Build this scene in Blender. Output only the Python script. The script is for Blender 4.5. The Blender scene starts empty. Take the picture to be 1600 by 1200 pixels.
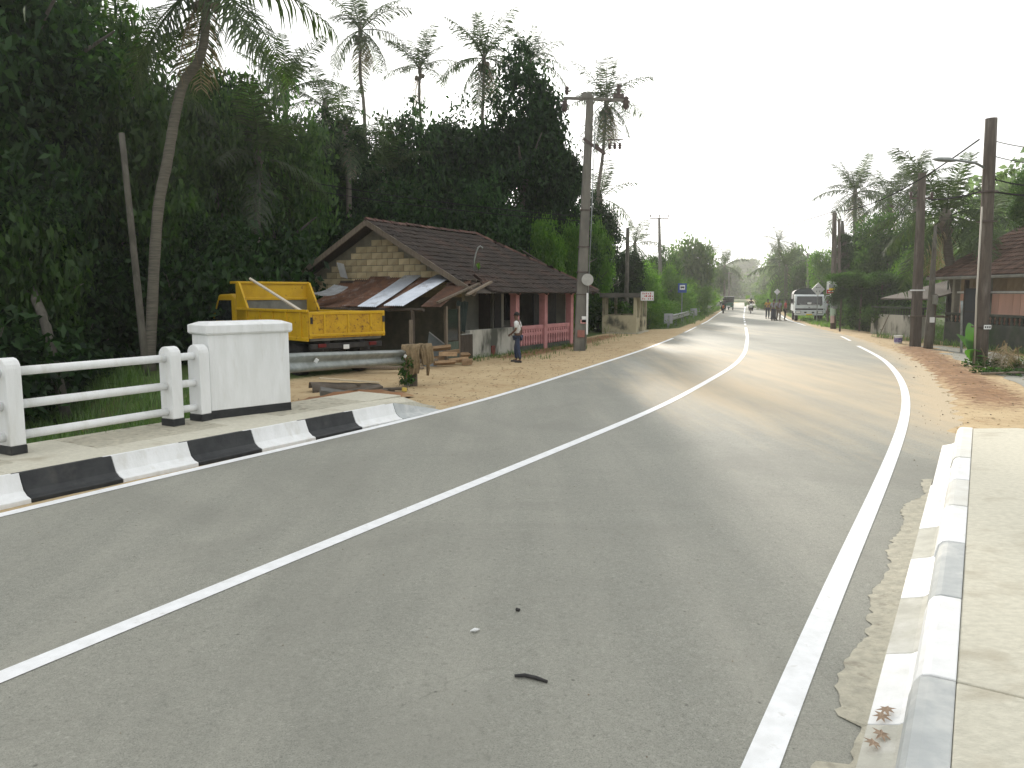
import bpy, math, random
import numpy as np
from mathutils import Vector, Matrix
R = math.radians
sc = bpy.context.scene
col = sc.collection

# ---------------------------------------------------------------- camera
FPX, HOR, CAMH = 1200.0, 458.0, 2.1
PITCH = math.atan((600 - HOR) / FPX)
cam_d = bpy.data.cameras.new('camera'); cam = bpy.data.objects.new('camera', cam_d); col.objects.link(cam)
cam_d.lens = 36 * FPX / 1600; cam_d.sensor_width = 36; cam_d.clip_start = 0.05; cam_d.clip_end = 5000
cam.location = (0, 0, CAMH); cam.rotation_euler = (R(90) - PITCH, 0, 0)
sc.camera = cam
# ---------------------------------------------------------------- sky, sun, exposure
SUN_EL, SUN_AZ = R(15.4), R(1.4)            # the sun stands straight ahead, low over the palms
w = bpy.data.worlds.new('World'); sc.world = w; w.use_nodes = True
nt = w.node_tree; nt.nodes.clear()
o_ = nt.nodes.new('ShaderNodeOutputWorld'); bg = nt.nodes.new('ShaderNodeBackground')
sky = nt.nodes.new('ShaderNodeTexSky'); sky.sky_type = 'NISHITA'; sky.sun_disc = False
sky.sun_elevation = SUN_EL; sky.sun_rotation = SUN_AZ; sky.dust_density = 4; sky.air_density = 1.0; sky.ozone_density = 1
hsv = nt.nodes.new('ShaderNodeHueSaturation'); hsv.inputs['Saturation'].default_value = 0.12
mixw = nt.nodes.new('ShaderNodeMix'); mixw.data_type = 'RGBA'; mixw.inputs[0].default_value = 0.86
mixw.inputs[7].default_value = (8.6, 8.75, 8.8, 1)     # thin white overcast over the whole sky
nt.links.new(sky.outputs[0], hsv.inputs['Color']); nt.links.new(hsv.outputs[0], mixw.inputs[6])
nt.links.new(mixw.outputs[2], bg.inputs[0]); nt.links.new(bg.outputs[0], o_.inputs[0])
bg.inputs[1].default_value = 0.1
sun_d = bpy.data.lights.new('sun', 'SUN'); sun = bpy.data.objects.new('sun', sun_d); col.objects.link(sun)
sun_d.energy = 4.2; sun_d.angle = R(3.5); sun_d.color = (1.0, 0.92, 0.80)
sdir = Vector((math.sin(SUN_AZ) * math.cos(SUN_EL), math.cos(SUN_AZ) * math.cos(SUN_EL), math.sin(SUN_EL)))
sun.rotation_euler = sdir.to_track_quat('Z', 'Y').to_euler()
sc.view_settings.view_transform = 'Standard'; sc.view_settings.look = 'None'
sc.view_settings.exposure = 0.58; sc.view_settings.gamma = 1.0; sc.view_settings.use_curve_mapping = False
sc.render.engine = 'CYCLES'
cy = sc.cycles
cy.use_denoising = True; cy.max_bounces = 8; cy.diffuse_bounces = 3; cy.glossy_bounces = 2; cy.transmission_bounces = 4
cy.transparent_max_bounces = 6; cy.volume_bounces = 1; cy.sample_clamp_indirect = 4

# ---------------------------------------------------------------- pixel -> place
def ray(u, v):
    x = (u - 800) / FPX; y = (v - 600) / FPX
    c, s = math.cos(PITCH), math.sin(PITCH)
    return Vector((x, c - y * s, -s - y * c))
def gp(u, v, z=0.0):
    d = ray(u, v); t = (z - CAMH) / d.z
    return Vector((0, 0, CAMH)) + d * t
def at(u, v, Y):
    d = ray(u, v); return Vector((0, 0, CAMH)) + d * (Y / d.y)
def old_y(Y): return 2040.0 / (2520.0 - 8.0 * np.minimum(Y, 200.0))      # design units used in the layout tables
def oy(y): return 2520.0 * y / (2040.0 + 8.0 * y)
def lerp(a, b, t): return a + (b - a) * t
def sstep(a, b, x):
    t = np.clip((x - a) / (b - a), 0, 1); return t * t * (3 - 2 * t)

# ---------------------------------------------------------------- mesh builder
ORG = {}
def root_origin(o):
    while o is not None:
        if o.name in ORG: return ORG[o.name]
        o = o.parent
    return Vector((0, 0, 0))
class MB:
    def __init__(s): s.V = []; s.F = []
    def add(s, vs, fs):
        n = len(s.V); s.V += [tuple(v) for v in vs]; s.F += [tuple(i + n for i in f) for f in fs]; return s
    def hexa(s, p):
        return s.add(p, [(0,3,2,1),(4,5,6,7),(0,1,5,4),(1,2,6,5),(2,3,7,6),(3,0,4,7)])
    def box(s, c, d, rot=None):
        c = Vector(c); h = [x / 2 for x in d]
        p = [Vector(q) for q in ((-h[0],-h[1],-h[2]),(h[0],-h[1],-h[2]),(h[0],h[1],-h[2]),(-h[0],h[1],-h[2]),
             (-h[0],-h[1],h[2]),(h[0],-h[1],h[2]),(h[0],h[1],h[2]),(-h[0],h[1],h[2]))]
        if rot is not None: p = [rot @ q for q in p]
        return s.hexa([c + q for q in p])
    def b(s, x0, x1, y0, y1, z0, z1):
        return s.box(((x0+x1)/2,(y0+y1)/2,(z0+z1)/2), (x1-x0,y1-y0,z1-z0))
    def tube(s, pts, rad, n=8, cap=True, squash=None):
        pts = [Vector(p) for p in pts]; m = len(pts)
        if not hasattr(rad, '__len__'): rad = [rad] * m
        vs = []; ref = None
        for i, p in enumerate(pts):
            t = (pts[min(i+1, m-1)] - pts[max(i-1, 0)]).normalized()
            if ref is None: ref = Vector((0,0,1)) if abs(t.z) < .9 else Vector((1,0,0))
            a = t.cross(ref).normalized(); b = a.cross(t).normalized(); ref = b
            for k in range(n):
                an = 2 * math.pi * k / n
                vs.append(p + (a * math.cos(an) + b * math.sin(an)) * rad[i])
        fs = [(i*n+k, i*n+(k+1)%n, (i+1)*n+(k+1)%n, (i+1)*n+k) for i in range(m-1) for k in range(n)]
        if cap:
            fs.append(tuple(range(n-1, -1, -1))); fs.append(tuple((m-1)*n + k for k in range(n)))
        return s.add(vs, fs)
    def prism(s, poly, ext):
        ext = Vector(ext); n = len(poly); p = [Vector(q) for q in poly]
        vs = p + [q + ext for q in p]
        fs = [tuple(range(n-1,-1,-1)), tuple(range(n, 2*n))] + [(i,(i+1)%n,(i+1)%n+n,i+n) for i in range(n)]
        return s.add(vs, fs)
    def sweep(s, prof, path, closed=True):      # prof: (offset along side, z); path: world points, level
        path = [Vector(p) for p in path]; n = len(prof); vs = []
        for i, p in enumerate(path):
            t = (path[min(i+1,len(path)-1)] - path[max(i-1,0)]); t.z = 0; t.normalize()
            nrm = Vector((-t.y, t.x, 0))
            vs += [p + nrm * a + Vector((0,0,z)) for a, z in prof]
        kk = n if closed else n - 1
        fs = [(i*n+k, (i+1)*n+k, (i+1)*n+(k+1)%n, i*n+(k+1)%n) for i in range(len(path)-1) for k in range(kk)]
        if closed: fs += [tuple(range(n)), tuple((len(path)-1)*n + k for k in range(n-1,-1,-1))]
        return s.add(vs, fs)
    def lathe(s, prof, c=(0,0,0), n=12, axis='z'):
        c = Vector(c); vs = []
        for r, z in prof:
            for k in range(n):
                a = 2*math.pi*k/n; x, y = r*math.cos(a), r*math.sin(a)
                vs.append(c + (Vector((x,y,z)) if axis=='z' else Vector((x,z,y)) if axis=='y' else Vector((z,x,y))))
        m = len(prof)
        fs = [(i*n+k, i*n+(k+1)%n, (i+1)*n+(k+1)%n, (i+1)*n+k) for i in range(m-1) for k in range(n)]
        fs += [tuple(range(n-1,-1,-1)), tuple((m-1)*n+k for k in range(n))]
        return s.add(vs, fs)
    def mesh(s, name):
        me = bpy.data.meshes.new(name); me.from_pydata(s.V, [], s.F); me.update(); return me
    def build(s, name, m, parent=None, smooth=False, bevel=0, world=False):
        if world and parent is not None:
            o = root_origin(parent); s.V = [(v[0]-o.x, v[1]-o.y, v[2]-o.z) for v in s.V]
        me = s.mesh(name); me.materials.append(m)
        if smooth: me.polygons.foreach_set('use_smooth', [True] * len(me.polygons))
        ob = bpy.data.objects.new(name, me); col.objects.link(ob); ob.parent = parent
        if bevel:
            md = ob.modifiers.new('bevel', 'BEVEL'); md.width = bevel; md.segments = 2; md.limit_method = 'ANGLE'; md.angle_limit = R(40)
        return ob
def link(name, me, parent=None, loc=(0,0,0), rot=(0,0,0), scale=(1,1,1)):
    ob = bpy.data.objects.new(name, me); col.objects.link(ob); ob.parent = parent
    ob.location = loc; ob.rotation_euler = rot; ob.scale = scale; return ob
def tag(o, label, cat, group=None, kind=None):
    o['label'] = label; o['category'] = cat
    if group: o['group'] = group
    if kind: o['kind'] = kind
    return o
def thing(name, label, cat, loc=(0,0,0), rz=0.0, group=None, size=1.0):
    o = bpy.data.objects.new(name, None); col.objects.link(o); o.empty_display_size = .2
    o.location = loc; o.rotation_euler = (0,0,rz); o.scale = (size, size, size); ORG[o.name] = Vector(loc)
    return tag(o, label, cat, group)
def struct(o): o['kind'] = 'structure'; return o
def stuff(o): o['kind'] = 'stuff'; return o

# ---------------------------------------------------------------- materials
MATS = {}
def mat(name, c1, c2=None, scale=4.0, rough=.8, metal=0.0, bump=0.0, bscale=30.0, detail=4.0, lo=.35, hi=.65, rnd=0.0, spec=.3,
        c3=None, scale3=1.0, lo3=.5, hi3=.65, stretch=None, coat=0.0):
    if name in MATS: return MATS[name]
    m = bpy.data.materials.new(name); m.use_nodes = True; t = m.node_tree; N = t.nodes; L = t.links
    p = N['Principled BSDF']; p.inputs['Roughness'].default_value = rough; p.inputs['Metallic'].default_value = metal
    p.inputs['Specular IOR Level'].default_value = spec; p.inputs['Coat Weight'].default_value = coat
    tc = N.new('ShaderNodeTexCoord'); vec = tc.outputs['Object']
    if stretch:
        mp = N.new('ShaderNodeMapping'); mp.inputs['Scale'].default_value = stretch; L.new(vec, mp.inputs[0]); vec = mp.outputs[0]
    def noise(sc_, det=detail):
        n = N.new('ShaderNodeTexNoise'); n.inputs['Scale'].default_value = sc_; n.inputs['Detail'].default_value = det
        n.inputs['Roughness'].default_value = .6; L.new(vec, n.inputs[0]); return n.outputs[0]
    def rng(x, a, b):
        r = N.new('ShaderNodeMapRange'); r.inputs[1].default_value = a; r.inputs[2].default_value = b; L.new(x, r.inputs[0]); return r.outputs[0]
    def mix(f, a, b):
        x = N.new('ShaderNodeMix'); x.data_type = 'RGBA'; L.new(f, x.inputs[0])
        for i, q in ((6, a), (7, b)):
            if isinstance(q, tuple): x.inputs[i].default_value = (*q, 1)
            else: L.new(q, x.inputs[i])
        return x.outputs[2]
    out = None
    if c2: out = mix(rng(noise(scale), lo, hi), c1, c2)
    if c3: out = mix(rng(noise(scale3), lo3, hi3), out if out else c1, c3)
    if rnd:
        oi = N.new('ShaderNodeObjectInfo'); hs = N.new('ShaderNodeHueSaturation')
        L.new(rng(oi.outputs['Random'], 0, 1), hs.inputs['Fac'])
        mr = N.new('ShaderNodeMapRange'); L.new(oi.outputs['Random'], mr.inputs[0]); mr.inputs[3].default_value = 1-rnd; mr.inputs[4].default_value = 1+rnd
        hs.inputs['Fac'].default_value = 1
        for l in list(t.links):
            if l.to_socket == hs.inputs['Fac']: t.links.remove(l)
        L.new(mr.outputs[0], hs.inputs['Value'])
        if out: L.new(out, hs.inputs['Color'])
        else: hs.inputs['Color'].default_value = (*c1, 1)
        out = hs.outputs[0]
    if out: L.new(out, p.inputs['Base Color'])
    else: p.inputs['Base Color'].default_value = (*c1, 1)
    if bump:
        b = N.new('ShaderNodeBump'); b.inputs['Strength'].default_value = bump; b.inputs['Distance'].default_value = .02
        L.new(noise(bscale, 5), b.inputs['Height']); L.new(b.outputs[0], p.inputs['Normal'])
    MATS[name] = m; return m
def leafmat(name, ca, cb, trans=.35, tcol=None, gloss=.04):
    m = bpy.data.materials.new(name); m.use_nodes = True; t = m.node_tree; N = t.nodes; L = t.links; N.clear()
    out = N.new('ShaderNodeOutputMaterial'); ge = N.new('ShaderNodeNewGeometry')
    x = N.new('ShaderNodeMix'); x.data_type = 'RGBA'; x.inputs[6].default_value = (*ca,1); x.inputs[7].default_value = (*cb,1)
    L.new(ge.outputs['Random Per Island'], x.inputs[0])
    oi = N.new('ShaderNodeObjectInfo'); mr = N.new('ShaderNodeMapRange'); mr.inputs[3].default_value = .75; mr.inputs[4].default_value = 1.25
    L.new(oi.outputs['Random'], mr.inputs[0])
    hs = N.new('ShaderNodeHueSaturation'); L.new(mr.outputs[0], hs.inputs['Value']); L.new(x.outputs[2], hs.inputs['Color'])
    d = N.new('ShaderNodeBsdfDiffuse'); tr = N.new('ShaderNodeBsdfTranslucent'); gl = N.new('ShaderNodeBsdfGlossy'); gl.inputs['Roughness'].default_value = .45
    gl.inputs['Color'].default_value = (.9,.95,.9,1)
    L.new(hs.outputs[0], d.inputs[0])
    tm = N.new('ShaderNodeMix'); tm.data_type = 'RGBA'; tm.blend_type = 'MULTIPLY'; tm.inputs[0].default_value = 1
    L.new(hs.outputs[0], tm.inputs[6]); tm.inputs[7].default_value = (*(tcol or (1.5,1.7,.6)),1); L.new(tm.outputs[2], tr.inputs[0])
    m1 = N.new('ShaderNodeMixShader'); m1.inputs[0].default_value = trans; L.new(d.outputs[0], m1.inputs[1]); L.new(tr.outputs[0], m1.inputs[2])
    m2 = N.new('ShaderNodeMixShader'); m2.inputs[0].default_value = gloss; L.new(m1.outputs[0], m2.inputs[1]); L.new(gl.outputs[0], m2.inputs[2])
    L.new(m2.outputs[0], out.inputs[0]); MATS[name] = m; return m

M_white = mat('white_paint', (.80,.81,.81), (.72,.73,.72), 5, .55, bump=.3, bscale=35, c3=(.58,.57,.52), scale3=3.0, lo3=.56, hi3=.78, stretch=(1.3,1.3,.28))
M_black = mat('black_paint', (.018,.02,.022), (.035,.037,.038), 5, .5, bump=.2, bscale=50, c3=(.09,.085,.075), scale3=2.2, lo3=.6, hi3=.85)
M_conc = mat('concrete', (.52,.49,.39), (.38,.36,.29), 14, .9, bump=.8, bscale=45, c3=(.25,.225,.175), scale3=5, lo3=.56, hi3=.7, detail=8)
M_slab = mat('pale_slab', (.60,.575,.475), (.50,.48,.395), 22, .85, bump=.35, bscale=60, c3=(.42,.385,.30), scale3=2.2, lo3=.55, hi3=.72, stretch=(.8,1.3,1), detail=8)
M_kgrey = mat('kerb_primer', (.40,.42,.42), (.48,.50,.49), 6, .8, bump=.2, bscale=60, c3=(.60,.60,.57), scale3=3, lo3=.5, hi3=.8)
M_kpale = mat('kerb_thin_white', (.70,.70,.66), (.60,.59,.54), 4, .8, bump=.2, bscale=60)
M_line = mat('road_line_paint', (.84,.85,.86), (.74,.75,.75), 9, .6, bump=.1, bscale=80, c3=(.55,.54,.50), scale3=14, lo3=.62, hi3=.8)
M_galv = mat('galvanised_steel', (.30,.32,.31), (.20,.22,.21), 5, .42, metal=.6, bump=.1, bscale=12)
M_tin = mat('bright_tin', (.62,.66,.72), (.50,.54,.60), 4, .38, metal=.6, c3=(.30,.28,.27), scale3=2, lo3=.6, hi3=.75)
M_rust = mat('rusty_tin', (.10,.055,.038), (.17,.085,.05), 5, .8, metal=.2, c3=(.24,.20,.18), scale3=3, lo3=.55, hi3=.75, rnd=.35)
M_yel = mat('yellow_paint', (.60,.37,.014), (.50,.30,.012), 3, .5, c3=(.13,.055,.018), scale3=7, lo3=.62, hi3=.72, bump=.15, bscale=25)
M_yrust = mat('rusty_yellow', (.56,.34,.015), (.45,.25,.015), 4, .6, c3=(.15,.065,.02), scale3=13, lo3=.54, hi3=.70, bump=.25, bscale=25)
M_dark = mat('dark_metal', (.02,.02,.022), (.04,.038,.036), 8, .6)
M_rub = mat('rubber', (.015,.015,.016), (.03,.028,.026), 9, .85)
M_glass = mat('dark_glass', (.012,.016,.018), None, rough=.08, spec=.6)
M_steelgrey = mat('worn_grey_steel', (.22,.22,.19), (.14,.14,.12), 4, .6, metal=.2)
M_tile = mat('roof_tile', (.052,.040,.033), (.030,.025,.022), 2.2, .9, bump=.4, bscale=25, c3=(.085,.052,.040), scale3=1.1, lo3=.52, hi3=.75, rnd=.25)
M_tileR = mat('roof_tile_red', (.125,.075,.055), (.075,.052,.042), 3, .9, bump=.4, bscale=25, c3=(.045,.037,.03), scale3=1.5, lo3=.5, hi3=.7, rnd=.35)
M_brick = mat('cement_block', (.54,.45,.28), (.42,.36,.23), 3, .95, bump=.5, bscale=40, c3=(.36,.24,.13), scale3=1.7, lo3=.55, hi3=.75, rnd=.22)
M_mortar = mat('mortar', (.22,.20,.15), (.16,.15,.115), 4, .95, bump=.4)
M_plast = mat('stained_plaster', (.52,.51,.46), (.34,.34,.30), 1.6, .9, bump=.2, c3=(.07,.075,.062), scale3=1.2, lo3=.48, hi3=.62, stretch=(1,1,.45))
M_cream = mat('dim_cream_wall', (.40,.39,.33), (.28,.28,.24), 1.5, .9, bump=.2, c3=(.16,.16,.135), scale3=.9, lo3=.52, hi3=.7)
M_pink = mat('pink_paint', (.55,.27,.27), (.45,.21,.215), 3, .75, bump=.15, c3=(.28,.18,.16), scale3=3, lo3=.6, hi3=.78)
M_peach = mat('peach_boards', (.68,.42,.33), (.60,.37,.29), 2, .75, stretch=(1,1,.2), rnd=.08)
M_moss = mat('mossy_wall', (.045,.055,.045), (.085,.09,.075), 2.5, .95, bump=.4, c3=(.03,.055,.025), scale3=1.2, lo3=.5, hi3=.7)
M_wood = mat('weathered_wood', (.20,.165,.125), (.13,.105,.08), 6, .9, bump=.4, stretch=(6,6,.8), rnd=.3)
M_dwood = mat('dark_wood', (.05,.04,.032), (.085,.07,.055), 6, .9, bump=.4, stretch=(5,5,.8), rnd=.2)
M_split = mat('split_firewood', (.33,.22,.125), (.22,.145,.08), 8, .9, bump=.3, rnd=.25)
M_pole = mat('concrete_pole', (.20,.19,.165), (.14,.135,.12), 4, .9, bump=.4, bscale=20, c3=(.085,.085,.075), scale3=1.2, lo3=.52, hi3=.7, stretch=(1,1,.3))
M_trunk = mat('tree_bark', (.13,.12,.10), (.075,.07,.058), 6, .95, bump=.7, bscale=15, stretch=(1,1,.35), c3=(.22,.215,.18), scale3=2.5, lo3=.58, hi3=.7)
M_palmtrunk = mat('palm_bark', (.17,.155,.125), (.10,.092,.075), 10, .95, bump=.7, bscale=9, stretch=(.3,.3,3))
M_iron = mat('insulator_brown', (.10,.07,.06), (.06,.045,.04), 8, .4)
M_wire = mat('wire', (.03,.03,.032), None, rough=1.0, spec=0)
M_sack = mat('jute_sack', (.27,.20,.115), (.19,.14,.08), 14, .95, bump=.8, bscale=90, c3=(.11,.085,.05), scale3=3, lo3=.55, hi3=.7)
M_cardbd = mat('cut_wood_pale', (.58,.50,.36), (.48,.40,.28), 5, .9)
M_soil = mat('red_soil', (.29,.145,.07), (.20,.105,.055), 3, .95, bump=.8, bscale=18, c3=(.36,.235,.12), scale3=1.5, lo3=.5, hi3=.7)
M_rubbish = mat('dark_rubbish', (.07,.06,.048), (.12,.10,.08), 4, .9, bump=.5, rnd=.4)
M_blue = mat('sign_blue', (.012,.055,.26), (.02,.06,.24), 3, .4)
M_signw = mat('sign_white', (.78,.79,.78), (.70,.71,.70), 6, .45)
M_signred = mat('sign_red', (.45,.03,.025), None, rough=.5)
M_signyel = mat('sign_yellow', (.75,.55,.05), None, rough=.5)
M_ink = mat('sign_black', (.02,.02,.022), None, rough=.5)
M_greyp = mat('grey_print', (.20,.21,.23), (.32,.33,.34), 30, .6)
M_tarp = mat('dark_tarpaulin', (.03,.045,.05), (.05,.065,.07), 2, .7, bump=.6, bscale=4)
M_truckw = mat('lorry_white', (.62,.66,.66), (.52,.56,.56), 2, .4, c3=(.35,.33,.28), scale3=2.5, lo3=.62, hi3=.8)
M_green = mat('green_paint', (.03,.13,.085), (.025,.10,.07), 3, .4)
M_canvas = mat('black_canvas', (.02,.028,.026), (.035,.045,.042), 4, .8)
M_skin = mat('skin', (.13,.07,.045), (.105,.058,.038), 20, .6)
M_hair = mat('hair', (.008,.007,.006), None, rough=.6)
def cloth(name, c): return mat('cloth_' + name, c, tuple(x * .75 for x in c), 12, .9, bump=.5, bscale=25)
M_orange = mat('orange_plastic', (.55,.12,.02), None, rough=.4)
M_light = mat('lamp_lens', (.75,.76,.72), None, rough=.15)
M_red = mat('red_lens', (.13,.012,.012), None, rough=.4)
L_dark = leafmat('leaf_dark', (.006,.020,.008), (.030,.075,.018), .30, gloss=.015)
L_mid = leafmat('leaf_mid', (.018,.052,.011), (.060,.125,.024), .42, gloss=.02)
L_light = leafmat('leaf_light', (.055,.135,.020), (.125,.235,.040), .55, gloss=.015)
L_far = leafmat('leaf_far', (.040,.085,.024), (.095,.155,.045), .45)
L_palm = leafmat('leaf_palm', (.022,.042,.015), (.055,.085,.028), .35, gloss=.03)
L_dry = leafmat('leaf_dry', (.20,.155,.085), (.30,.24,.14), .35, (1.1,1.0,.7))
L_grass = leafmat('grass_blade', (.045,.10,.022), (.12,.20,.05), .45)
L_banana = leafmat('leaf_banana', (.05,.14,.03), (.07,.18,.04), .45)
# ================================================================= road lines as X(Y)
def lane(px, far=.304, near=.53):
    P = sorted([(p.y, p.x) for p in (gp(*q) for q in px)])
    y0, x0 = P[0]; y1, x1 = P[-1]
    P = [(-20, x0 - (y0 + 20) * near)] + P + [(420, x1 + (420 - y1) * far)]
    ys = np.arange(-20, 420, .1); xs = np.interp(ys, [p[0] for p in P], [p[1] for p in P])
    k = np.exp(-.5 * (np.arange(-40, 41) / 14.0) ** 2); k /= k.sum()
    xs2 = np.convolve(np.pad(xs, 40, mode='edge'), k, mode='valid')
    xs2[:60] = xs[:60]; xs2[-60:] = xs[-60:]
    xs2 = xs2 + .0011 * np.clip(ys - 135, 0, None) ** 2
    return lambda y: np.interp(y, ys, xs2)
XL = lane([(0,807),(185,763),(371,718),(450,703),(632,659),(710,639),(800,613.5),(1000,549),(1052,529),(1106,502)])
XC = lane([(0,1060),(400,898),(650,795),(1000,651),(1049,629),(1110,594),(1137,579),(1154,566),(1165,550),(1168,528),(1165,510),(1162,495)])
XR = lane([(1186,1200),(1311,900),(1359,800),(1400,700),(1415,655),(1417,622),(1411,600),(1401,583),(1382,563),(1357,549),(1340,541),(1310,525),(1255,508),(1230,500)], near=.56)
def right_extent(y):      # asphalt beyond the right edge line
    return np.interp(y, [-20, 2, 5, 8.4, 9.5, 12, 18, 26, 34, 45, 70, 420], [.62, .62, .62, .60, .8, 1.0, 1.1, 1.2, .9, .35, .25, .25])

KH = .24                    # pavement height over the road
KL0, KL1 = gp(50, 784), gp(410, 705); KLd = (KL1 - KL0).normalized(); KLn = Vector((-KLd.y, KLd.x, 0)); KBL = (KL1 - KL0).length / 3
def LK(s, off=0, z=0): return KL0 + KLd * s + KLn * off + Vector((0,0,z))
WALK_W = 1.95
WE0, WE1 = LK(-30, WALK_W), LK(4.2, WALK_W)
def xb_left(y):            # where the bank drops away on the left
    return np.interp(y, [WE0.y, WE1.y, WE1.y + 2.2, 18, 24, 34, 50, 420], [WE0.x, WE1.x, WE1.x - .9, -8.2, -12.5, -16, -18, -60])
def gz(x, y):
    x = np.asarray(x, float); y = np.asarray(y, float)
    z = -1.1 * sstep(0.0, 2.8, xb_left(y) - x)
    X, Y = x, y; s = old_y(Y); x = X * s; y = Y * s
    z = z + .012 * np.sin(x * 2.3 + y * 1.1) * np.sin(y * 1.7 - x)
    rid = np.exp(-((x - (8.6 + (y - 14) * .42)) / .55) ** 2) * sstep(11, 14, y) * (1 - sstep(24, 28, y))
    z = z + .10 * rid * (.6 + .4 * np.sin(y * 3.1 + x))
    md = np.exp(-(((x + 2.75) / .9) ** 2 + ((y - 12.4) / .9) ** 2))
    z = z + .16 * md * (.7 + .3 * np.sin(5 * x + 4 * y))
    er = X - (XR(Y) + right_extent(Y)); el = XL(Y) - X
    z = z + .030 * np.exp(-np.clip(er + .1, 0, None) / .8) * (er > -.15) * sstep(10.5, 12, Y) + .012 * np.exp(-np.clip(el - .1, 0, None) / .6) * (el > .12) * sstep(14.5, 16, Y)
    inr = (el < np.where(Y > 14.5, .12, .4)) & (er < np.where(Y > 11, -.15, .3))
    z = np.where(inr, np.minimum(z, -.015), z)
    hill = 14 * sstep(120, 420, np.hypot(X, Y)) * (1 - np.exp(-((X - XC(np.clip(Y,0,419))) / 40) ** 2))
    return z + hill
def G(x, y): return float(gz(x, y))

# ================================================================= ground
def axis(f0, f1, st, lim, g=1.18):
    a = list(np.arange(f0, f1 + 1e-6, st)); d = st
    while a[-1] < lim: d *= g; a.append(a[-1] + d)
    d = st
    while a[0] > -lim: d *= g; a.insert(0, a[0] - d)
    return np.array(a)
gx = axis(-15, 19, .33, 700); gy = axis(1, 48, .33, 700)
GX, GY = np.meshgrid(gx, gy); GZ = gz(GX, GY)
nx, ny = len(gx), len(gy)
idx = np.arange(nx * ny).reshape(ny, nx)
F = np.stack([idx[:-1,:-1], idx[:-1,1:], idx[1:,1:], idx[1:,:-1]], -1).reshape(-1, 4)
me = bpy.data.meshes.new('ground'); me.from_pydata(np.stack([GX, GY, GZ], -1).reshape(-1, 3).tolist(), [], F.tolist())
me.polygons.foreach_set('use_smooth', [True] * len(me.polygons))
dl = XL(GY) - GX; dr = GX - XR(GY); SC_ = old_y(GY); GX = GX * SC_; GY = GY * SC_; dl = dl * SC_; dr = dr * SC_
inside = (dl < .3) & (dr < 3)
sand_l = (1 - sstep(np.interp(GY, [0, 10, 14, 22, 40, 44, 420], [.3, 1.6, 4.6, 4.0, 3.0, .5, .3]) , np.interp(GY, [0, 10, 14, 22, 40, 44, 420], [.6, 2.4, 7.0, 5.2, 4.2, 1.2, .8]), dl))
sand_r = (1 - sstep(np.interp(GY, [0, 8, 14, 26, 36, 46, 420], [3, 4, 5.0, 3.6, 2.2, .6, .3]), np.interp(GY, [0, 8, 14, 26, 36, 46, 420], [5, 6, 6.5, 5.2, 3.4, 1.4, .8]), dr))
sand = np.where(dl > 0, sand_l, np.where(dr > 0, sand_r, 1.0))
redr = np.exp(-((GX - (8.6 + (GY - 14) * .42)) / .9) ** 2) * sstep(10, 13, GY) * (1 - sstep(26, 30, GY))
redl = np.exp(-(((GX + 2.6) / 1.3) ** 2 + ((GY - 11.9) / .8) ** 2)) + .8 * np.exp(-((dl - 3.2) / .7) ** 2) * sstep(20, 23, GY) * (1 - sstep(34, 38, GY))
red = np.clip(.75 * redr + redl, 0, 1)
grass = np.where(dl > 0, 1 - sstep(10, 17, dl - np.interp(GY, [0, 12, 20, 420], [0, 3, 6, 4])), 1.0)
ca = me.color_attributes.new('zones', 'FLOAT_COLOR', 'POINT')
ca.data.foreach_set('color', np.stack([sand, red, grass, np.ones_like(sand)], -1).reshape(-1).astype(np.float32))
def N_(t, k, **kw):
    n = t.nodes.new(k)
    for a, b in kw.items(): setattr(n, a, b)
    return n
def nmix(t, f, a, b, blend='MIX'):
    x = N_(t, 'ShaderNodeMix', data_type='RGBA', blend_type=blend)
    for i, q in ((0, f), (6, a), (7, b)):
        if isinstance(q, (int, float)): x.inputs[i].default_value = q
        elif isinstance(q, tuple): x.inputs[i].default_value = (*q, 1)
        else: t.links.new(q, x.inputs[i])
    return x.outputs[2]
def nnoise(t, vec, s, det=5, ro=.6, dist=0):
    n = N_(t, 'ShaderNodeTexNoise'); n.inputs['Scale'].default_value = s; n.inputs['Detail'].default_value = det
    n.inputs['Roughness'].default_value = ro; n.inputs['Distortion'].default_value = dist; t.links.new(vec, n.inputs[0]); return n.outputs[0]
def nrange(t, x, a, b, c=0., d=1.):
    r = N_(t, 'ShaderNodeMapRange'); t.links.new(x, r.inputs[0])
    for i, q in enumerate((a, b, c, d)): r.inputs[i+1].default_value = q
    return r.outputs[0]
def nmath(t, op, a, b):
    m = N_(t, 'ShaderNodeMath', operation=op)
    for i, q in enumerate((a, b)):
        if isinstance(q, (int, float)): m.inputs[i].default_value = q
        else: t.links.new(q, m.inputs[i])
    return m.outputs[0]
def newmat(name):
    m = bpy.data.materials.new(name); m.use_nodes = True; t = m.node_tree
    return m, t, t.nodes['Principled BSDF'], N_(t, 'ShaderNodeTexCoord').outputs['Object']
M_ground, t, P, vec = newmat('ground_earth')
at_ = N_(t, 'ShaderNodeVertexColor', layer_name='zones'); sp = N_(t, 'ShaderNodeSeparateColor'); t.links.new(at_.outputs[0], sp.inputs[0])
n1, n2, n3 = nnoise(t, vec, .9), nnoise(t, vec, 5.5), nnoise(t, vec, 38, 6, .7)
sandc = nmix(t, nrange(t, n1, .35, .65), (.50,.385,.225), (.42,.305,.17)); sandc = nmix(t, nrange(t, n3, .35, .75, 0, .6), sandc, (.60,.49,.32))
sandc = nmix(t, nrange(t, n2, .56, .72, 0, .7), sandc, (.26,.155,.08)); n7 = nnoise(t, vec, 2.0, 5, .65, .8); sandc = nmix(t, nrange(t, n7, .55, .68, 0, .6), sandc, (.34,.21,.105))
redc = nmix(t, nrange(t, n2, .35, .65), (.32,.185,.095), (.21,.125,.07))
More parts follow.
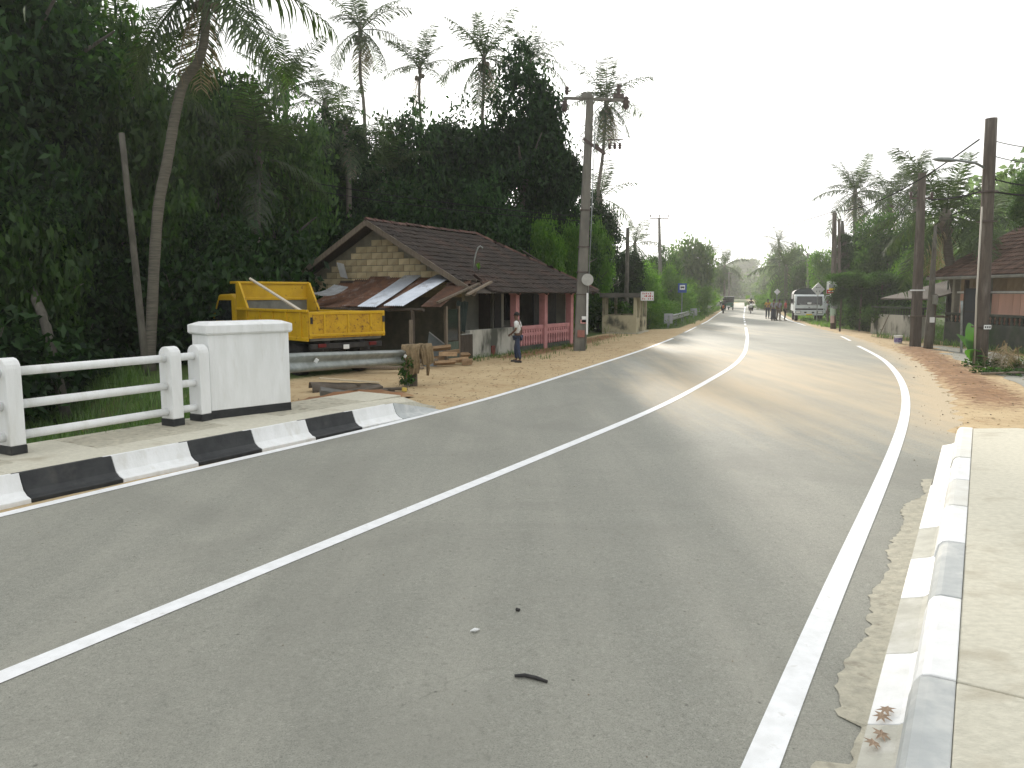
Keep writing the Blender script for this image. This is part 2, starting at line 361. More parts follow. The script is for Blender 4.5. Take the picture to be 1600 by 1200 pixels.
gras = nmix(t, nrange(t, n2, .3, .7), (.045,.085,.022), (.085,.12,.035)); gras = nmix(t, nrange(t, n1, .55, .75, 0, .7), gras, (.13,.105,.055))
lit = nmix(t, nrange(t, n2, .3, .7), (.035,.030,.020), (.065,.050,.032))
def edge(ch, a=.25): return nrange(t, nmath(t, 'ADD', sp.outputs[ch], nmath(t, 'MULTIPLY', nmath(t, 'SUBTRACT', n2, .5), a * 3.2)), .35, .65)
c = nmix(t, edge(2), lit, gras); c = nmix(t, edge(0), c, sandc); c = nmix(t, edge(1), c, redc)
t.links.new(c, P.inputs['Base Color']); P.inputs['Roughness'].default_value = .95; P.inputs['Specular IOR Level'].default_value = .15
bp = N_(t, 'ShaderNodeBump'); bp.inputs['Strength'].default_value = .8; bp.inputs['Distance'].default_value = .04
t.links.new(nmath(t, 'ADD', n2, nmath(t, 'MULTIPLY', n3, .5)), bp.inputs['Height']); t.links.new(bp.outputs[0], P.inputs['Normal'])
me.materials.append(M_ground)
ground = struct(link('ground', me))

# ================================================================= asphalt
M_road, t, P, vec = newmat('asphalt')
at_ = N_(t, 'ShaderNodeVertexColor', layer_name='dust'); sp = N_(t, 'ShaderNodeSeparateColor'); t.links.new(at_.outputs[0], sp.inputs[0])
mp = N_(t, 'ShaderNodeMapping'); mp.inputs['Rotation'].default_value = (0, 0, R(24)); mp.inputs['Scale'].default_value = (1.6, .16, 1); t.links.new(vec, mp.inputs[0])
ns = nnoise(t, mp.outputs[0], 1.1, 5); n1 = nnoise(t, vec, .45, 4); n2 = nnoise(t, vec, 9, 6, .75); n3 = nnoise(t, vec, 140, 3, .7)
vo = N_(t, 'ShaderNodeTexVoronoi'); vo.inputs['Scale'].default_value = 95; t.links.new(vec, vo.inputs[0])
base = nmix(t, nrange(t, n1, .3, .7), (.240,.243,.206), (.29,.29,.245))
base = nmix(t, nrange(t, n2, .35, .7, 0, .5), base, (.33,.325,.28))
base = nmix(t, nrange(t, n3, .48, .66, 0, .9), base, (.13,.13,.112)); n5 = nnoise(t, vec, 45, 4, .7); base = nmix(t, nrange(t, n5, .52, .7, 0, .6), base, (.40,.395,.345)); base = nmix(t, nrange(t, vo.outputs['Distance'], .0, .30, .45, 0), base, (.44,.43,.375))
n4 = nnoise(t, vec, 3.1, 6, .7)
base = nmix(t, nrange(t, n4, .60, .74, 0, .55), base, (.18,.177,.15))
n6 = nnoise(t, vec, .35, 5, .65, 1.2); base = nmix(t, nrange(t, ns, .42, .68, 0, .38), base, (.37,.36,.305)); base = nmix(t, nrange(t, n6, .46, .64, 0, .5), base, (.21,.208,.178))
vs_ = N_(t, 'ShaderNodeTexVoronoi'); vs_.inputs['Scale'].default_value = 9; t.links.new(vec, vs_.inputs[0]); base = nmix(t, nmath(t, 'MULTIPLY', nrange(t, vs_.outputs['Distance'], .05, .13, .8, 0), nrange(t, n2, .5, .56)), base, (.085,.083,.07))
n8 = nnoise(t, vec, 24, 8, .8); base = nmix(t, nrange(t, n8, .54, .64, 0, .5), base, (.15,.15,.128)); base = nmix(t, nrange(t, n8, .40, .32, 0, .5), base, (.40,.395,.34))
vc = N_(t, 'ShaderNodeTexVoronoi', feature='DISTANCE_TO_EDGE'); vc.inputs['Scale'].default_value = .16
wob = N_(t, 'ShaderNodeMix', data_type='RGBA', blend_type='LINEAR_LIGHT'); wob.inputs[0].default_value = .25
nv = N_(t, 'ShaderNodeTexNoise'); nv.inputs['Scale'].default_value = 1.7; nv.inputs['Detail'].default_value = 6; t.links.new(vec, nv.inputs[0])
t.links.new(vec, wob.inputs[6]); t.links.new(nv.outputs['Color'], wob.inputs[7]); t.links.new(wob.outputs[2], vc.inputs[0])
base = nmix(t, nmath(t, 'MULTIPLY', nrange(t, vc.outputs[0], .0, .0016, .25, 0), nrange(t, n1, .5, .58)), base, (.06,.06,.05))
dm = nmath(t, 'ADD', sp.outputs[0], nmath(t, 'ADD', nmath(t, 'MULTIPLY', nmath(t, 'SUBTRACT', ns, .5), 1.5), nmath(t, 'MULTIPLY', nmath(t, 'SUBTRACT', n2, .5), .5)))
base = nmix(t, nrange(t, dm, .3, 1.3, 0, .92), base, (.47,.375,.24))  # tan colour serves both road dust and painted-in warm sunlight
t.links.new(base, P.inputs['Base Color'])
t.links.new(nrange(t, n2, .3, .7, .58, .75), P.inputs['Roughness']); P.inputs['Specular IOR Level'].default_value = .35
bp = N_(t, 'ShaderNodeBump'); bp.inputs['Strength'].default_value = .55; bp.inputs['Distance'].default_value = .008
t.links.new(nmath(t, 'ADD', n3, nmath(t, 'MULTIPLY', vo.outputs['Distance'], .6)), bp.inputs['Height']); t.links.new(bp.outputs[0], P.inputs['Normal'])
def sheet(name, m, ys, xl, xr, z, ncol=2, dust=None, parent=None):
    A = np.linspace(0, 1, ncol)[None, :]; X = xl[:, None] * (1 - A) + xr[:, None] * A; Y = np.repeat(ys[:, None], ncol, 1)
    Z = np.full_like(X, z); n = len(ys); ix = np.arange(n * ncol).reshape(n, ncol)
    F = np.stack([ix[:-1,:-1], ix[:-1,1:], ix[1:,1:], ix[1:,:-1]], -1).reshape(-1, 4)
    me = bpy.data.meshes.new(name); me.from_pydata(np.stack([X, Y, Z], -1).reshape(-1, 3).tolist(), [], F.tolist()); me.materials.append(m)
    if dust is not None:
        ca = me.color_attributes.new('dust', 'FLOAT_COLOR', 'POINT'); d = np.clip(dust(X, Y), 0, 1.5)
        ca.data.foreach_set('color', np.stack([d, d, d, np.ones_like(d)], -1).reshape(-1).astype(np.float32))
    return link(name, me, parent)
ry = np.concatenate([np.arange(-15, 60, .25), np.arange(60, 330, 2.0)])
rng0 = np.random.default_rng(5)
jag = np.interp(ry, np.arange(-16, 332, .35), rng0.normal(0, .035, 995)[:995])
def dust_sun_f(x, y):
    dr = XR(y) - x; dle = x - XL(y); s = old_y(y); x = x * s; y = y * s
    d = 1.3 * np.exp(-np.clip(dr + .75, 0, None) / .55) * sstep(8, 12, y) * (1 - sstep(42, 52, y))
    d += 1.0 * np.exp(-(((x - 6.4) / 2.8) ** 2 + ((y - 19) / 10) ** 2)) + .8 * np.exp(-(((x - 3.6) / 1.6) ** 2 + ((y - 13.5) / 4.5) ** 2))  # mid-road patches: dust, with the sunlit warm tone painted in too
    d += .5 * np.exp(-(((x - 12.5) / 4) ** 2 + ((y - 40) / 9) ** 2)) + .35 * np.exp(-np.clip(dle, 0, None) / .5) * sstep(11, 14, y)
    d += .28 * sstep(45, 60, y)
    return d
road = struct(sheet('road', M_road, ry, XL(ry) - .10 + jag * .6 * sstep(12, 14, ry), XR(ry) + right_extent(ry) + jag * 1.2, .012, 26, dust_sun_f))
side_pts_n = [(6.0,4.5),(10.1,15.2),(14.0,25.8),(14.7,28.5)]; side_pts_f = [(10.3,4.5),(14.1,18),(15.2,24.5),(15.35,28.5)]
side_pts_n = [(a * oy(b) / b, oy(b)) for a, b in side_pts_n]; side_pts_f = [(a * oy(b) / b, oy(b)) for a, b in side_pts_f]
sy = np.arange(5.5, 31, .5)
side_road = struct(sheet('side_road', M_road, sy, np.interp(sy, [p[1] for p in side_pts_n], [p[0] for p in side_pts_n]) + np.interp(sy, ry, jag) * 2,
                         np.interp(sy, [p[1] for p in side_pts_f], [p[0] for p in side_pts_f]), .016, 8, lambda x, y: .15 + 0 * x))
# ---- painted lines (children of the road)
def line(name, f, y0, y1, wd, z=.017, st=.25, off=0.0):
    n = max(2, int((y1 - y0) / st)); ys = np.linspace(y0, y1, n); x = f(ys) + off
    dx = np.gradient(x, ys); hw = wd / 2 * np.sqrt(1 + dx ** 2)
    return sheet(name, M_line, ys, x - hw, x + hw, z, 2, None, road)
line('left_edge_line', XL, -14, gp(1052, 529).y, .14)
line('left_edge_line', XL, gp(1060, 523).y + 2, gp(1092, 511).y, .13)
line('left_edge_line', XL, gp(1097, 508).y + 1, 135, .13)
line('centre_line', XC, -14, gp(1168, 526).y, .145)
line('centre_line', XC, gp(1168, 526).y - .1, gp(1165, 512).y, .15)
for k in range(7):
    y0 = gp(1165, 510).y + 1.5 + k * 5.0; line('centre_dash', XC, y0, y0 + 2.8, .13)
line('centre_line', XC, 85, 150, .14)
line('right_edge_line', XR, -14, gp(1340, 541).y, .15)
line('right_edge_line', XR, gp(1338, 533).y, gp(1310, 526).y, .13, off=.1)
line('right_edge_line', XR, gp(1257, 509).y, 135, .14)
# side road line
p_ = [gp(1585, 567, .02), gp(1640, 572, .02), gp(1640, 569.5, .02), gp(1585, 564.5, .02)]
MB().add(p_, [(0, 1, 2, 3)]).build('side_road_line', M_line, side_road)

# ================================================================= left walkway and kerb
walk = struct(thing('left_pavement', 'pale concrete pavement behind the striped kerb along the bridge', 'pavement', LK(0)))
walk['kind'] = 'structure'; del walk['category']
kerbL = struct(thing('left_kerb', 'black and white striped kerb along the left edge of the bridge', 'kerb', LK(0)))
del kerbL['category']
kprof = [(1.18 * a, 1.17 * z) for a, z in [(0, -.05), (0, .03), (.06, .045), (.115, .085), (.15, .165), (.175, 0.238), (.205, .208), (.34, .208), (.34, -.05)]]
cols = {0: M_black, 1: M_white, 2: M_black, 3: M_white, 4: M_black, 5: M_white}
for k in range(-14, 6):
    s0 = k * KBL + .003; s1 = (k + 1) * KBL - .003
    MB().sweep(kprof, [LK(lerp(s0, s1, i / 3)) for i in range(4)]).build('kerb_block', M_black if k % 2 == 0 else M_white, kerbL, world=True, bevel=.008, smooth=False)
s0 = 6 * KBL + .01                         # dropped end of the kerb
ends = []
for i in range(5):
    f = 1 - i / 4 * .93; ends.append([(a, max(z * f, z if z < 0 else .01)) for a, z in kprof])
mb = MB(); n = len(kprof); vs = []
for i, pr in enumerate(ends):
    p = LK(s0 + i * .3); vs += [p + KLn * a + Vector((0, 0, z)) for a, z in pr]
fs = [(i*n+k, (i+1)*n+k, (i+1)*n+(k+1)%n, i*n+(k+1)%n) for i in range(4) for k in range(n)] + [tuple(range(n)), tuple(4*n+k for k in range(n-1,-1,-1))]
mb.add(vs, fs).build('kerb_block', M_kgrey, kerbL, world=True)
for k in range(-9, 5):                    # front row of long pale slabs, back row of shorter grey slabs
    a, b_ = k * 1.9 + .004, (k + 1) * 1.9 - .004
    if k == 4: b_ = 6 * KBL + 1.0
    if b_ <= a: continue
    if k < 3: MB().hexa([LK(a,.41,-.05), LK(b_,.41,-.05), LK(b_,.92,-.05), LK(a,.92,-.05), LK(a,.41,0.236), LK(b_,.41,0.236), LK(b_,.92,0.239), LK(a,.92,0.239)]).build('paving_slab', M_slab, walk, world=True, bevel=.004)
for k in range(-16, 7):
    a, b_ = k * .95 + .3 + .005, (k + 1) * .95 + .3 - .005
    MB().hexa([LK(a,.93,-.05), LK(b_,.93,-.05), LK(b_,WALK_W,-.05), LK(a,WALK_W,-.05), LK(a,.93,0.234), LK(b_,.93,0.236), LK(b_,WALK_W,.24), LK(a,WALK_W,0.238)]).build('paving_slab', M_conc if k % 3 else M_slab, walk, world=True, bevel=.004)
a = 5.7; e = (gp(692, 638) - KL0).dot(KLd)
mb = MB(); L1 = [(a + .004, .41, .237), (a + .004, .92, .239), (7.0, .92, .20), (e, .62, .03), (e, .40, .025), (6.6, .40, .20)]
mb.add([LK(s, o, z) for s, o, z in L1] + [LK(s, o, -.06) for s, o, z in L1], [(5,4,3,2,1,0), (0,1,7,6), (1,2,8,7), (2,3,9,8), (3,4,10,9), (4,5,11,10), (5,0,6,11)]).build('paving_slab', M_slab, walk, world=True)
MB().hexa([LK(-18,.2,-1.6), LK(7.2,.2,-1.6), LK(7.2,WALK_W+.02,-1.6), LK(-18,WALK_W+.02,-1.6), LK(-18,.2,-.06), LK(7.2,.2,-.06), LK(7.2,WALK_W+.02,-.06), LK(-18,WALK_W+.02,-.06)]).build('deck_edge', M_conc, walk, world=True)

# ---- bridge railing
PO = [gp(21, 708, KH), gp(271, 664, KH)]; RD = (PO[1] - PO[0]); RSP = RD.length; RD.normalize(); RN = Vector((-RD.y, RD.x, 0))
rail = thing('bridge_railing', 'white concrete bridge railing with three round rails and black post feet', 'railing', PO[0])
def rp(s, off=0, z=0): return PO[0] + RD * s + RN * off + Vector((0, 0, z))
def arch_post(s):
    hw, H = .125, 1.12; poly = [(-hw, .10), (-hw, H - hw)] + [(-hw * math.cos(a), H - hw + hw * math.sin(a)) for a in [math.pi * i / 8 for i in range(1, 8)]] + [(hw, H - hw), (hw, .10)]
    o = MB().prism([rp(s - .09, q, z) for q, z in poly], RD * .18).build('post', M_white, rail, world=True, bevel=.012)
    MB().hexa([rp(s-.095,-.13), rp(s+.095,-.13), rp(s+.095,.13), rp(s-.095,.13), rp(s-.095,-.13,.1), rp(s+.095,-.13,.1), rp(s+.095,.13,.1), rp(s-.095,.13,.1)]).build('black_foot', M_black, o, world=True, bevel=.006)
    return o
stations = [-2 * RSP, -RSP, 0, RSP, RSP + .48]
for s in stations: arch_post(s)
for i in range(len(stations) - 1):
    for z in (.20, .565, .955):
        MB().tube([rp(stations[i], 0, z), rp(stations[i+1], 0, z)], .054, 12).build('rail', M_white, rail, smooth=True, world=True)
for z in (.20, .565, .955): MB().tube([rp(RSP + .48, 0, z), rp(RSP + .75, 0, z)], .054, 12).build('rail', M_white, rail, smooth=True, world=True)
# ---- end pillar
A_ = gp(331, 655, KH); B_ = gp(455, 640, KH); pdv = (B_ - A_).normalized(); pn = Vector((-pdv.y, pdv.x, 0)); PLn = (B_ - A_).length
pil = thing('bridge_end_pillar', 'broad white plastered end pillar of the bridge with a capped top', 'pillar', A_)
def pp(s, o, z): return A_ + pdv * s + pn * o + Vector((0, 0, z))
def slabbox(e, z0, z1, e1=None, dz=0):
    e1 = e if e1 is None else e1; D = .55
    return [pp(-e,-e,z0), pp(PLn+e,-e,z0), pp(PLn+e,D+e,z0), pp(-e,D+e,z0), pp(-e1,-e1,z1), pp(PLn+e1,-e1,z1), pp(PLn+e1,D+e1,z1), pp(-e1,D+e1,z1)]
MB().hexa(slabbox(0, .12, 1.25)).build('body', M_white, pil, world=True, bevel=.01)
MB().hexa(slabbox(.004, -.01, .12)).build('black_base', M_black, pil, world=True, bevel=.004)
mb = MB(); mb.hexa(slabbox(.02, 1.245, 1.27, .045)); mb.hexa(slabbox(.045, 1.27, 1.385)); mb.hexa(slabbox(.045, 1.385, 1.435, -.08)); mb.build('cap', M_white, pil, world=True, bevel=.008)

# ================================================================= right pavement and kerb (unfinished paint)
J = [gp(1487, 1200, KH), gp(1494, 1065, KH), gp(1502, 935, KH), gp(1511, 775, KH), gp(1520, 668, KH)]
d_ = (J[4] - J[1]).normalized(); n_ = Vector((d_.y, -d_.x, 0))           # n_ points right, onto the pavement
def RK(s, off=0, z=0): return J[1] + d_ * s + n_ * off + Vector((0, 0, z - KH))
KS = (J[4] - J[1]).length
pavR = struct(bpy.data.objects.new('right_pavement', None)); col.objects.link(pavR); pavR['label'] = 'pale concrete pavement slab at the lower right of the road'; ORG[pavR.name] = Vector((0,0,0))
def slab(pts, z1, z0=-.2): return MB().hexa([Vector((p[0],p[1],z0)) for p in pts] + [Vector((p[0],p[1],z1)) for p in pts])
f0 = RK(.02,.002); f1 = RK(KS - .05, .002); jd = gp(1600, 1092, KH) - gp(1500, 1068, KH); jd.normalize()
far_r = gp(1588, 668, KH); farR = far_r + Vector((2.5, -1.8, 0))
fr = f0 + jd * 4.0
mb = MB(); top = [f0, f0 + jd * 4.2, farR, far_r, f1]
mb.prism([Vector((p.x, p.y, -.2)) for p in top], (0, 0, .435)); mb.build('paving_slab', M_slab, pavR, bevel=.01)
g0 = RK(-.015,.002); top = [RK(-6, .002), RK(-6, 5), g0 + jd * 4.2, g0]
mb = MB(); mb.prism([Vector((p.x, p.y, -.2)) for p in top], (0, 0, .445)); mb.build('paving_slab', M_slab, pavR, bevel=.01)
kerbR = struct(bpy.data.objects.new('right_kerb', None)); col.objects.link(kerbR); kerbR['label'] = 'half painted kerb stones along the right pavement'; ORG[kerbR.name] = Vector((0,0,0))
# upper stones: (start, end, material) along RK ; kerb top runs from -TW to 0
def sv(v): # station of joint pixel row v
    best = min(range(0, 2000), key=lambda i: abs(proj_v(RK(-3 + i * .006, 0, KH)) - v)); return -3 + best * .006
def proj_v(p):
    c, s = math.cos(PITCH), math.sin(PITCH); d = p - Vector((0,0,CAMH)); f = d.y * c - d.z * s
    return 600 - FPX * (d.y * s + d.z * c) / f
TW = .16
segs = [(-6, sv(1066), M_kgrey), (sv(1063), sv(936), M_white), (sv(935), sv(850), M_kgrey), (sv(849), sv(792), M_white), (sv(791), sv(751), M_kpale), (sv(750), sv(716), M_white), (sv(715), KS - .02, M_kpale)]
for i, (a, b_, m) in enumerate(segs):
    e = .006 * ((i * 7) % 3 - 1)
    pr = [(-TW-.045+e, -.1), (-TW-.032+e, .12), (-TW-.012+e, .20), (-TW+.014+e, .232), (-TW+.05, .243), (0, .243), (0, -.1)]
    n = len(pr); vs = [RK(s, o, z) for s in (a+.003, b_-.003) for o, z in pr]
    fs = [(k, n+k, n+(k+1)%n, (k+1)%n) for k in range(n)] + [tuple(range(n)), tuple(n+k for k in range(n-1,-1,-1))]
    mb = MB(); mb.add(vs, fs); mb.F = [f[::-1] for f in mb.F]; mb.build('kerb_stone', m, kerbR, bevel=.006)
M_kfoot = mat('bare_kerb_foot', (.56,.55,.48), (.47,.46,.40), 8, .85, bump=.4, bscale=60, c3=(.66,.65,.60), scale3=3, lo3=.5, hi3=.7)
fsegs = [(-6, sv(1100), M_kfoot), (sv(1100), sv(990), M_white), (sv(990), sv(905), M_kfoot), (sv(905), sv(845), M_white), (sv(845), sv(800), M_kfoot), (sv(800), sv(735), M_white), (sv(735), KS - .5, M_white)]
for i, (a, b_, m) in enumerate(fsegs):
    w1 = .195 if i < 6 else .18
    pr = [(-TW-w1, -.1), (-TW-w1, .035), (-TW-.06, .075), (-TW-.028, .10), (-TW-.028, -.1)]
    n = len(pr); vs = [RK(s, o, z) for s in (a+.003, b_-.003) for o, z in pr]
    fs = [(k, n+k, n+(k+1)%n, (k+1)%n) for k in range(n)] + [tuple(range(n)), tuple(n+k for k in range(n-1,-1,-1))]
    mb = MB(); mb.add(vs, fs); mb.F = [f[::-1] for f in mb.F]; mb.build('kerb_foot', m, kerbR, bevel=.005)
# ragged mortar haunch between kerb foot and asphalt
rg = np.random.default_rng(3); SS = [s for s in np.arange(-6, sv(724), .05)]
inner = []; outer = []
for s in SS:
    w_ = .17 + rg.normal(0, .012) + .03 * math.sin(s * 5) - .10 * max(0, min(1, (s - sv(765)) / .6))
    if -.62 < s < -.22: w_ = .035 + rg.normal(0, .008)
    inner.append(RK(s, -TW - .19, .034)); outer.append(RK(s, -TW - .193 - max(w_ * .95, .02), .0185 + rg.normal(0, .0012)))
mb = MB(); n = len(SS); mb.add(inner + outer, [(i, i+1, n+i+1, n+i) for i in range(n-1)]); mb.build('mortar_edge', M_conc, kerbR)
# ================================================================= vegetation
def quads_mesh(name, V, m):          # V: (n,4,3)
    n = len(V); me = bpy.data.meshes.new(name)
    me.vertices.add(n * 4); me.vertices.foreach_set('co', V.reshape(-1).astype(np.float32))
    me.loops.add(n * 4); me.loops.foreach_set('vertex_index', np.arange(n * 4, dtype=np.int32))
    me.polygons.add(n); me.polygons.foreach_set('loop_start', np.arange(0, n * 4, 4, dtype=np.int32))
    me.update(calc_edges=True); me.materials.append(m); return me
def norm(a): return a / np.maximum(np.linalg.norm(a, axis=-1, keepdims=True), 1e-9)
def leaves(rg, C, ln, wd, droop=.35):
    n = len(C); d = rg.normal(size=(n, 3)); d[:, 2] = d[:, 2] * .6 - droop; d = norm(d)
    s = norm(np.cross(d, rg.normal(size=(n, 3)))); nn = np.cross(d, s)
    l = ln * rg.uniform(.65, 1.3, (n, 1)); w_ = wd * rg.uniform(.7, 1.25, (n, 1))
    return np.stack([C - d * l * .5, C + s * w_ * .5 - d * l * .05 + nn * w_ * .2, C + d * l * .5 - np.array([0, 0, 1.]) * l * .12, C - s * w_ * .5 - d * l * .05 + nn * w_ * .2], 1)
def crown(name, seed, m, rx, rz, nclump, per, ln, wd, lobes=7, csz=.42, droop=.35):
    rg = np.random.default_rng(seed)
    L = [(np.array([0, 0, 0.]), np.array([rx * .72, rx * .72, rz * .8]))]
    for k in range(lobes):
        a = k * 2.4 + rg.uniform(-.5, .5); h = rg.uniform(-.65, .75); q = math.sqrt(max(.1, 1 - h * h))
        L.append((np.array([math.cos(a) * rx * .55 * q, math.sin(a) * rx * .55 * q, h * rz * .72]), np.array([1, 1, .8]) * rx * rg.uniform(.34, .52)))
    cl = []
    for i in range(nclump):
        c, r = L[rg.integers(len(L))]; d = norm(rg.normal(size=3)); cl.append(c + d * r * rg.uniform(.55, 1.05) ** .6)
    cl = np.array(cl)
    C = np.repeat(cl, per, 0) + rg.normal(size=(nclump * per, 3)) * csz * np.array([1, 1, .6]) * np.repeat(rg.uniform(.6, 1.3, (nclump, 1)), per, 0)
    return quads_mesh(name, leaves(rg, C, ln, wd, droop), m)
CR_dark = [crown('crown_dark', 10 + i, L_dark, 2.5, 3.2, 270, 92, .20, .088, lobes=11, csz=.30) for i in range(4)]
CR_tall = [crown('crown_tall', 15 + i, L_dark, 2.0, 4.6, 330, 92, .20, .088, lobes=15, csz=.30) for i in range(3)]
CR_mid = [crown('crown_mid', 20 + i, L_mid, 2.5, 3.0, 220, 80, .20, .085, lobes=10, csz=.29) for i in range(3)]
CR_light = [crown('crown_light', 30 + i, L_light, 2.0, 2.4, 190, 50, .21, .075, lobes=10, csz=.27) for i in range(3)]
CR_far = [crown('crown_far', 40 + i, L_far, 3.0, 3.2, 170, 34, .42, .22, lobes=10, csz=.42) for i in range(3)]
SH_tiny = [crown('creeper', 80 + i, L_mid, .22, .24, 14, 9, .085, .055, 4, .05) for i in range(3)]
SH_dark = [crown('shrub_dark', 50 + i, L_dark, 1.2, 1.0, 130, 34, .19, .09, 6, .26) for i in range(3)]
SH_mid = [crown('shrub_mid', 60 + i, L_mid, 1.2, 1.0, 120, 34, .18, .08, 6, .26) for i in range(3)]
SH_light = [crown('shrub_light', 70 + i, L_light, 1.2, 1.0, 120, 34, .17, .06, 6, .26) for i in range(3)]
EXT = {}
def ext(me):
    if me.name not in EXT:
        a = np.zeros(len(me.vertices) * 3, np.float32); me.vertices.foreach_get('co', a); a = a.reshape(-1, 3)
        EXT[me.name] = (float(np.percentile(np.hypot(a[:, 0], a[:, 1]), 96)), float(np.percentile(np.abs(a[:, 2]), 97.5)))
    return EXT[me.name]
CR_big = [crown('crown_big', 45 + i, L_mid, 2.4, 3.0, 170, 34, .36, .19, lobes=12, csz=.33, droop=.7) for i in range(2)]
rnd = random.Random(11)
def xz(u, Y): return (u - 800) / FPX * Y / (math.cos(PITCH) + 0) * 1.0
def place(u, Y):              # ground position under image column u at distance Y (horizon row)
    p = at(u, HOR, Y); return p.x, p.y
def topz(v, Y): return at(800, v, Y).z
def trunk_mesh(h, r, seed, lean=(0, 0), limbs=5, spread=1.2):
    q = random.Random(seed); mb = MB(); n = 7; pts = []; x = y = 0
    for i in range(n):
        f = i / (n - 1); pts.append((lean[0] * f + q.uniform(-.08, .08) * h * .12, lean[1] * f + q.uniform(-.08, .08) * h * .12, h * f))
    pts[0] = (0, 0, -.25); mb.tube(pts, [r * (1.25 if i == 0 else 1 - .62 * i / (n - 1)) for i in range(n)], 9)
    for k in range(limbs):
        j = q.randint(2, n - 2); p = Vector(pts[j]); a = q.uniform(0, 6.28); l = h * q.uniform(.25, .45)
        e = p + Vector((math.cos(a) * l * .8 * spread, math.sin(a) * l * .8 * spread, l * q.uniform(.4, .9))); md = (p + e) / 2 + Vector((0, 0, .12 * l))
        mb.tube([p, md, e], [r * .45, r * .3, r * .1], 6)
    return mb
def tree(name, label, u, vtop, Y, hw, lib, group=None, skirt=.18, trunk_r=None, k=None, cat='tree', yaw=None, x=None):
    Y = oy(Y) if Y <= 100 else 88 + (Y - 100) * 3.0
    X = place(u, Y)[0] if x is None else x; z0 = G(X, Y); H = max(1.5, topz(vtop, Y) - z0); rx = hw / FPX * Y
    t = thing(name, label, cat, (X, Y, z0), 0, group)
    if lib is CR_dark and (H * (1 - skirt) / 2) / rx > 1.75: lib = CR_tall
    i = rnd.randrange(len(lib)) if k is None else k
    base = ext(lib[i])
    lo = H * skirt; zc = (H + lo) / 2; hz = (H - lo) / 2
    r = trunk_r or max(.09, .022 * H)
    trunk_mesh(zc + hz * .25, r, rnd.random()).build('trunk', M_trunk, t, smooth=True)
    link('crown', lib[i], t, (0, 0, zc), (0, 0, rnd.uniform(0, 6.28) if yaw is None else yaw), (rx / base[0], rx / base[0], hz / base[1]))
    return t
def shrub(label, X, Y, r, h, lib, group, name='shrub', cat='shrub'):
    f_ = oy(Y) / Y; X *= f_; Y *= f_; r *= f_; h *= f_
    z0 = G(X, Y); t = thing(name, label, cat, (X, Y, z0), 0, group)
    mb = MB()
    for k in range(4):
        a = rnd.uniform(0, 6.28); mb.tube([(0, 0, -.1), (math.cos(a) * r * .2, math.sin(a) * r * .2, h * .4), (math.cos(a) * r * .45, math.sin(a) * r * .45, h * .8)], [.035, .025, .01], 5)
    mb.build('stem', M_trunk, t)
    link('foliage', lib[rnd.randrange(len(lib))], t, (0, 0, h * .5), (0, 0, rnd.uniform(0, 6.28)), (r / 1.2, r / 1.2, h * .55))
    return t

# ---- the dark forest on the left
FG = 'dark broadleaf trees massed in the forest on the left'
FL = 'dark broadleaf tree massed in the forest left of the tiled house'
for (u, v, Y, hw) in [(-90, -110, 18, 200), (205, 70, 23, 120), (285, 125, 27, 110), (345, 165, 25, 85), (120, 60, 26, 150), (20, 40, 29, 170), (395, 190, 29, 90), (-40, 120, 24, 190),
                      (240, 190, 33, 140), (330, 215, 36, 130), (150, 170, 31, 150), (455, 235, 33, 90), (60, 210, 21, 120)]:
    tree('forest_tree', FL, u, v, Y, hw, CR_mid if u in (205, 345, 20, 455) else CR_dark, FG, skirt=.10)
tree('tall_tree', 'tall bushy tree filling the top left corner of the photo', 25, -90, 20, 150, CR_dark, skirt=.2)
tree('tall_tree', 'tall tree beside the curved palm, its crown ending below the top edge at left', 130, -10, 22, 100, CR_mid, skirt=.22)
tree('leafy_tree', 'glossy leaved tree in front of the feathery palm tuft, left of the roof gable', 430, 150, 27, 85, CR_mid, skirt=.12)
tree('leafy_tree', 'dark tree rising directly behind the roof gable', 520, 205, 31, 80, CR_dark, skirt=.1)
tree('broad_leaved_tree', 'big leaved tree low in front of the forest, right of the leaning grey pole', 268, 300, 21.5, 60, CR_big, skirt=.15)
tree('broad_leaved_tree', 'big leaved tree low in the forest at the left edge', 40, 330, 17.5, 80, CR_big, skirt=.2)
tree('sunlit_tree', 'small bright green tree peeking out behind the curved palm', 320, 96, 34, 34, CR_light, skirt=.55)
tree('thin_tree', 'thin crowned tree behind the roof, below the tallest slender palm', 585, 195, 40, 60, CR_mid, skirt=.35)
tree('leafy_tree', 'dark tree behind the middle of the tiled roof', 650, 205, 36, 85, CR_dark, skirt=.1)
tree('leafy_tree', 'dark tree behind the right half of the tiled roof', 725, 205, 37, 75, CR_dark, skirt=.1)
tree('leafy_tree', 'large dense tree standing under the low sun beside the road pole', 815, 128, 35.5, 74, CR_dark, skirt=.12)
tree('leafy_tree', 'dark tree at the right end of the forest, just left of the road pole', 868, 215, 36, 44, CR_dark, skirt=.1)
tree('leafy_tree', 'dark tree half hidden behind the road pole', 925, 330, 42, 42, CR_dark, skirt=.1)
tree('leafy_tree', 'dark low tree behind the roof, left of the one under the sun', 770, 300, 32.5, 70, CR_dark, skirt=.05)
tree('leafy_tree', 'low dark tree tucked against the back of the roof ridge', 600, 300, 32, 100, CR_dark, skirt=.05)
UG = 'dark shrubs of the forest edge'
